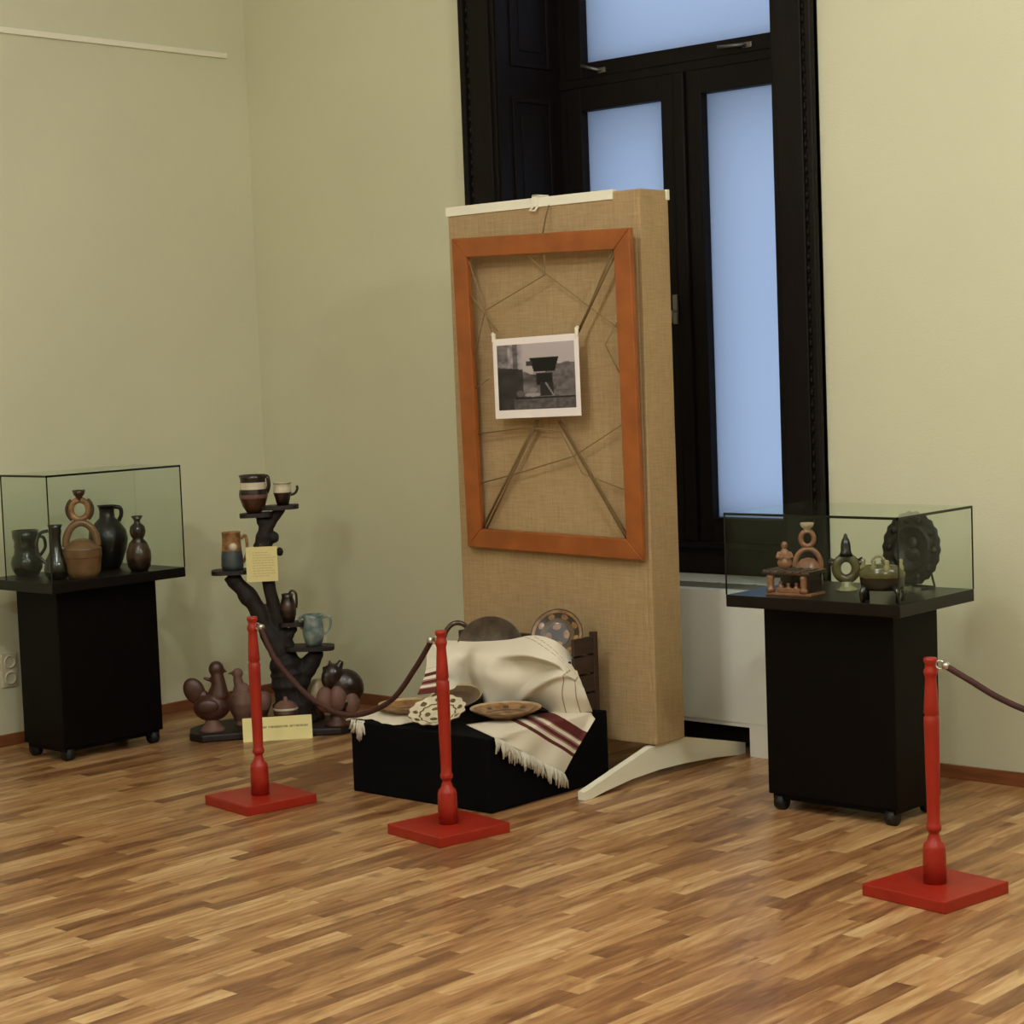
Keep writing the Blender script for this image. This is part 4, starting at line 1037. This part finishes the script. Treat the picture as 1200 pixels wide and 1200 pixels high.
# paper label hanging on the trunk
pl = thing('paper_label', 'square cream paper label with faint lines hanging on the branch stand', 'paper label', (-6.597, 5.674, 0.754), AT)
m = MB(); m.box(-0.0685, 0.0685, -0.001, 0.0005, -0.077, 0.077); m.build('paper_sheet', M_label, pl)
m = MB(); random.seed(3)
for k in range(10):
    z = 0.05-k*0.0115; w = random.uniform(0.055, 0.075) if k not in (0, 9) else 0.04
    x = -0.04
    while x < -0.04+w+0.02:
        q = random.uniform(0.006, 0.016); m.box(x, x+q, -0.0014, -0.001, z, z+0.003); x += q+0.003
m.build('faint_writing', M_faint, pl)
m = MB(); m.tube([(-0.01, 0.0, 0.075), (-0.004, 0.004, 0.09), (0.008, 0.0, 0.076)], 0.0015, 6); m.build('thread', M_string, pl)

# folded cream sign standing on the floor
S0, S1 = Vector((-6.535, 5.468, 0)), Vector((-6.345, 5.70, 0))
sc = (S0+S1)/2; sd = (S1-S0).normalized(); SL = (S1-S0).length/2
sg = thing('folded_sign', 'folded cream card sign with one grey line standing on the floor', 'sign', sc, math.atan2(sd.y, sd.x))
m = MB(); t_ = 0.0012
m.prism([(0.0, 0), (t_*1.5, 0), (0.017+t_, 0.100), (0.017, 0.102)], 'x', -SL, SL); m.build('front_flap', M_card, sg)
m = MB(); m.prism([(0.036, 0), (0.0345, 0), (0.0186, 0.100), (0.0198, 0.1015)], 'x', -SL, SL); m.build('back_flap', M_card, sg)
m = MB(); m.T = Matrix.Rotation(-math.atan2(0.017, 0.102), 4, 'X'); random.seed(5)
for a_, b2 in ((-0.72, -0.55), (-0.52, -0.31), (-0.26, -0.14), (-0.11, 0.29), (0.35, 0.86)):
    x = a_*SL
    while x < b2*SL:
        q = random.uniform(0.003, 0.0055); z = 0.055
        k = random.random()
        m.box(x, x+0.0016, -0.0012, -0.0004, z, z+0.0085)
        if k < 0.7: m.box(x+0.0016, x+q, -0.0012, -0.0004, z+(0.007 if k < 0.3 else 0.0), z+(0.0085 if k < 0.3 else 0.0016))
        if 0.2 < k: m.box(x+q-0.0014, x+q, -0.0012, -0.0004, z, z+0.0085)
        x += q+0.0016
m.build('printed_line', M_ink, sg)

# ------------------------------------------------------------------ ceiling lamps (above the picture) and daylight
def emis(name, c, s):
    m = bpy.data.materials.new(name); m.use_nodes = True
    N = m.node_tree.nodes; L = m.node_tree.links; N.remove(N['Principled BSDF'])
    e = N.new('ShaderNodeEmission'); e.inputs['Color'].default_value = c; e.inputs['Strength'].default_value = s
    L.new(e.outputs[0], N['Material Output'].inputs['Surface']); return m
M_lamp = emis('lamp_globe', (0.99, 1.0, 1.0, 1), 98.0)
M_lamp2 = emis('lamp_globe_bright', (0.99, 1.0, 1.0, 1), 165.0)
for i, (x, y) in enumerate([(-3.9, 3.0), (-0.9, 3.8), (-3.9, 0.2), (-0.9, 0.2)]):
    t = thing('pendant_lamp', 'white globe pendant lamp hanging in the room, above the picture', 'pendant lamp', (x, y, ZC), 0, 'pendant lamps')
    m = MB(); m.lathe([(0, 0), (0.07, 0), (0.065, -0.03), (0.012, -0.04), (0.012, -0.80), (0.045, -0.80), (0.045, -0.84), (0, -0.84)], 20); m.build('rod', M_trimwhite, t)
    m = MB(); m.ball((0, 0, -0.985), 0.15, seg=24, rings=16); m.build('globe', M_lamp2 if i == 1 else M_lamp, t)

w = bpy.data.worlds.new('World'); scene.world = w; w.use_nodes = True
bg = w.node_tree.nodes['Background']; bg.inputs['Color'].default_value = (0.44, 0.55, 0.76, 1); bg.inputs['Strength'].default_value = 1.22

# ------------------------------------------------------------------ camera
cam = bpy.data.cameras.new('Camera'); co = bpy.data.objects.new('Camera', cam); COL.objects.link(co)
yaw, pitch, roll = math.radians(-41.98), math.radians(-4.356), math.radians(-2.157)
fwd = Vector((math.sin(yaw)*math.cos(pitch), math.cos(yaw)*math.cos(pitch), math.sin(pitch)))
r = Vector((math.cos(yaw), -math.sin(yaw), 0)); u = r.cross(fwd)
r2 = r*math.cos(roll)+u*math.sin(roll); u2 = -r*math.sin(roll)+u*math.cos(roll)
co.matrix_world = Matrix.Translation((0, 0, 1.6)) @ Matrix((r2, u2, -fwd)).transposed().to_4x4()
cam.sensor_fit = 'HORIZONTAL'; cam.sensor_width = 36; cam.lens = 36*2308/1200; cam.clip_start = 0.05
scene.camera = co
scene.view_settings.view_transform = 'Standard'; scene.view_settings.look = 'None'
scene.view_settings.gamma = 1.0; scene.view_settings.exposure = 0.0
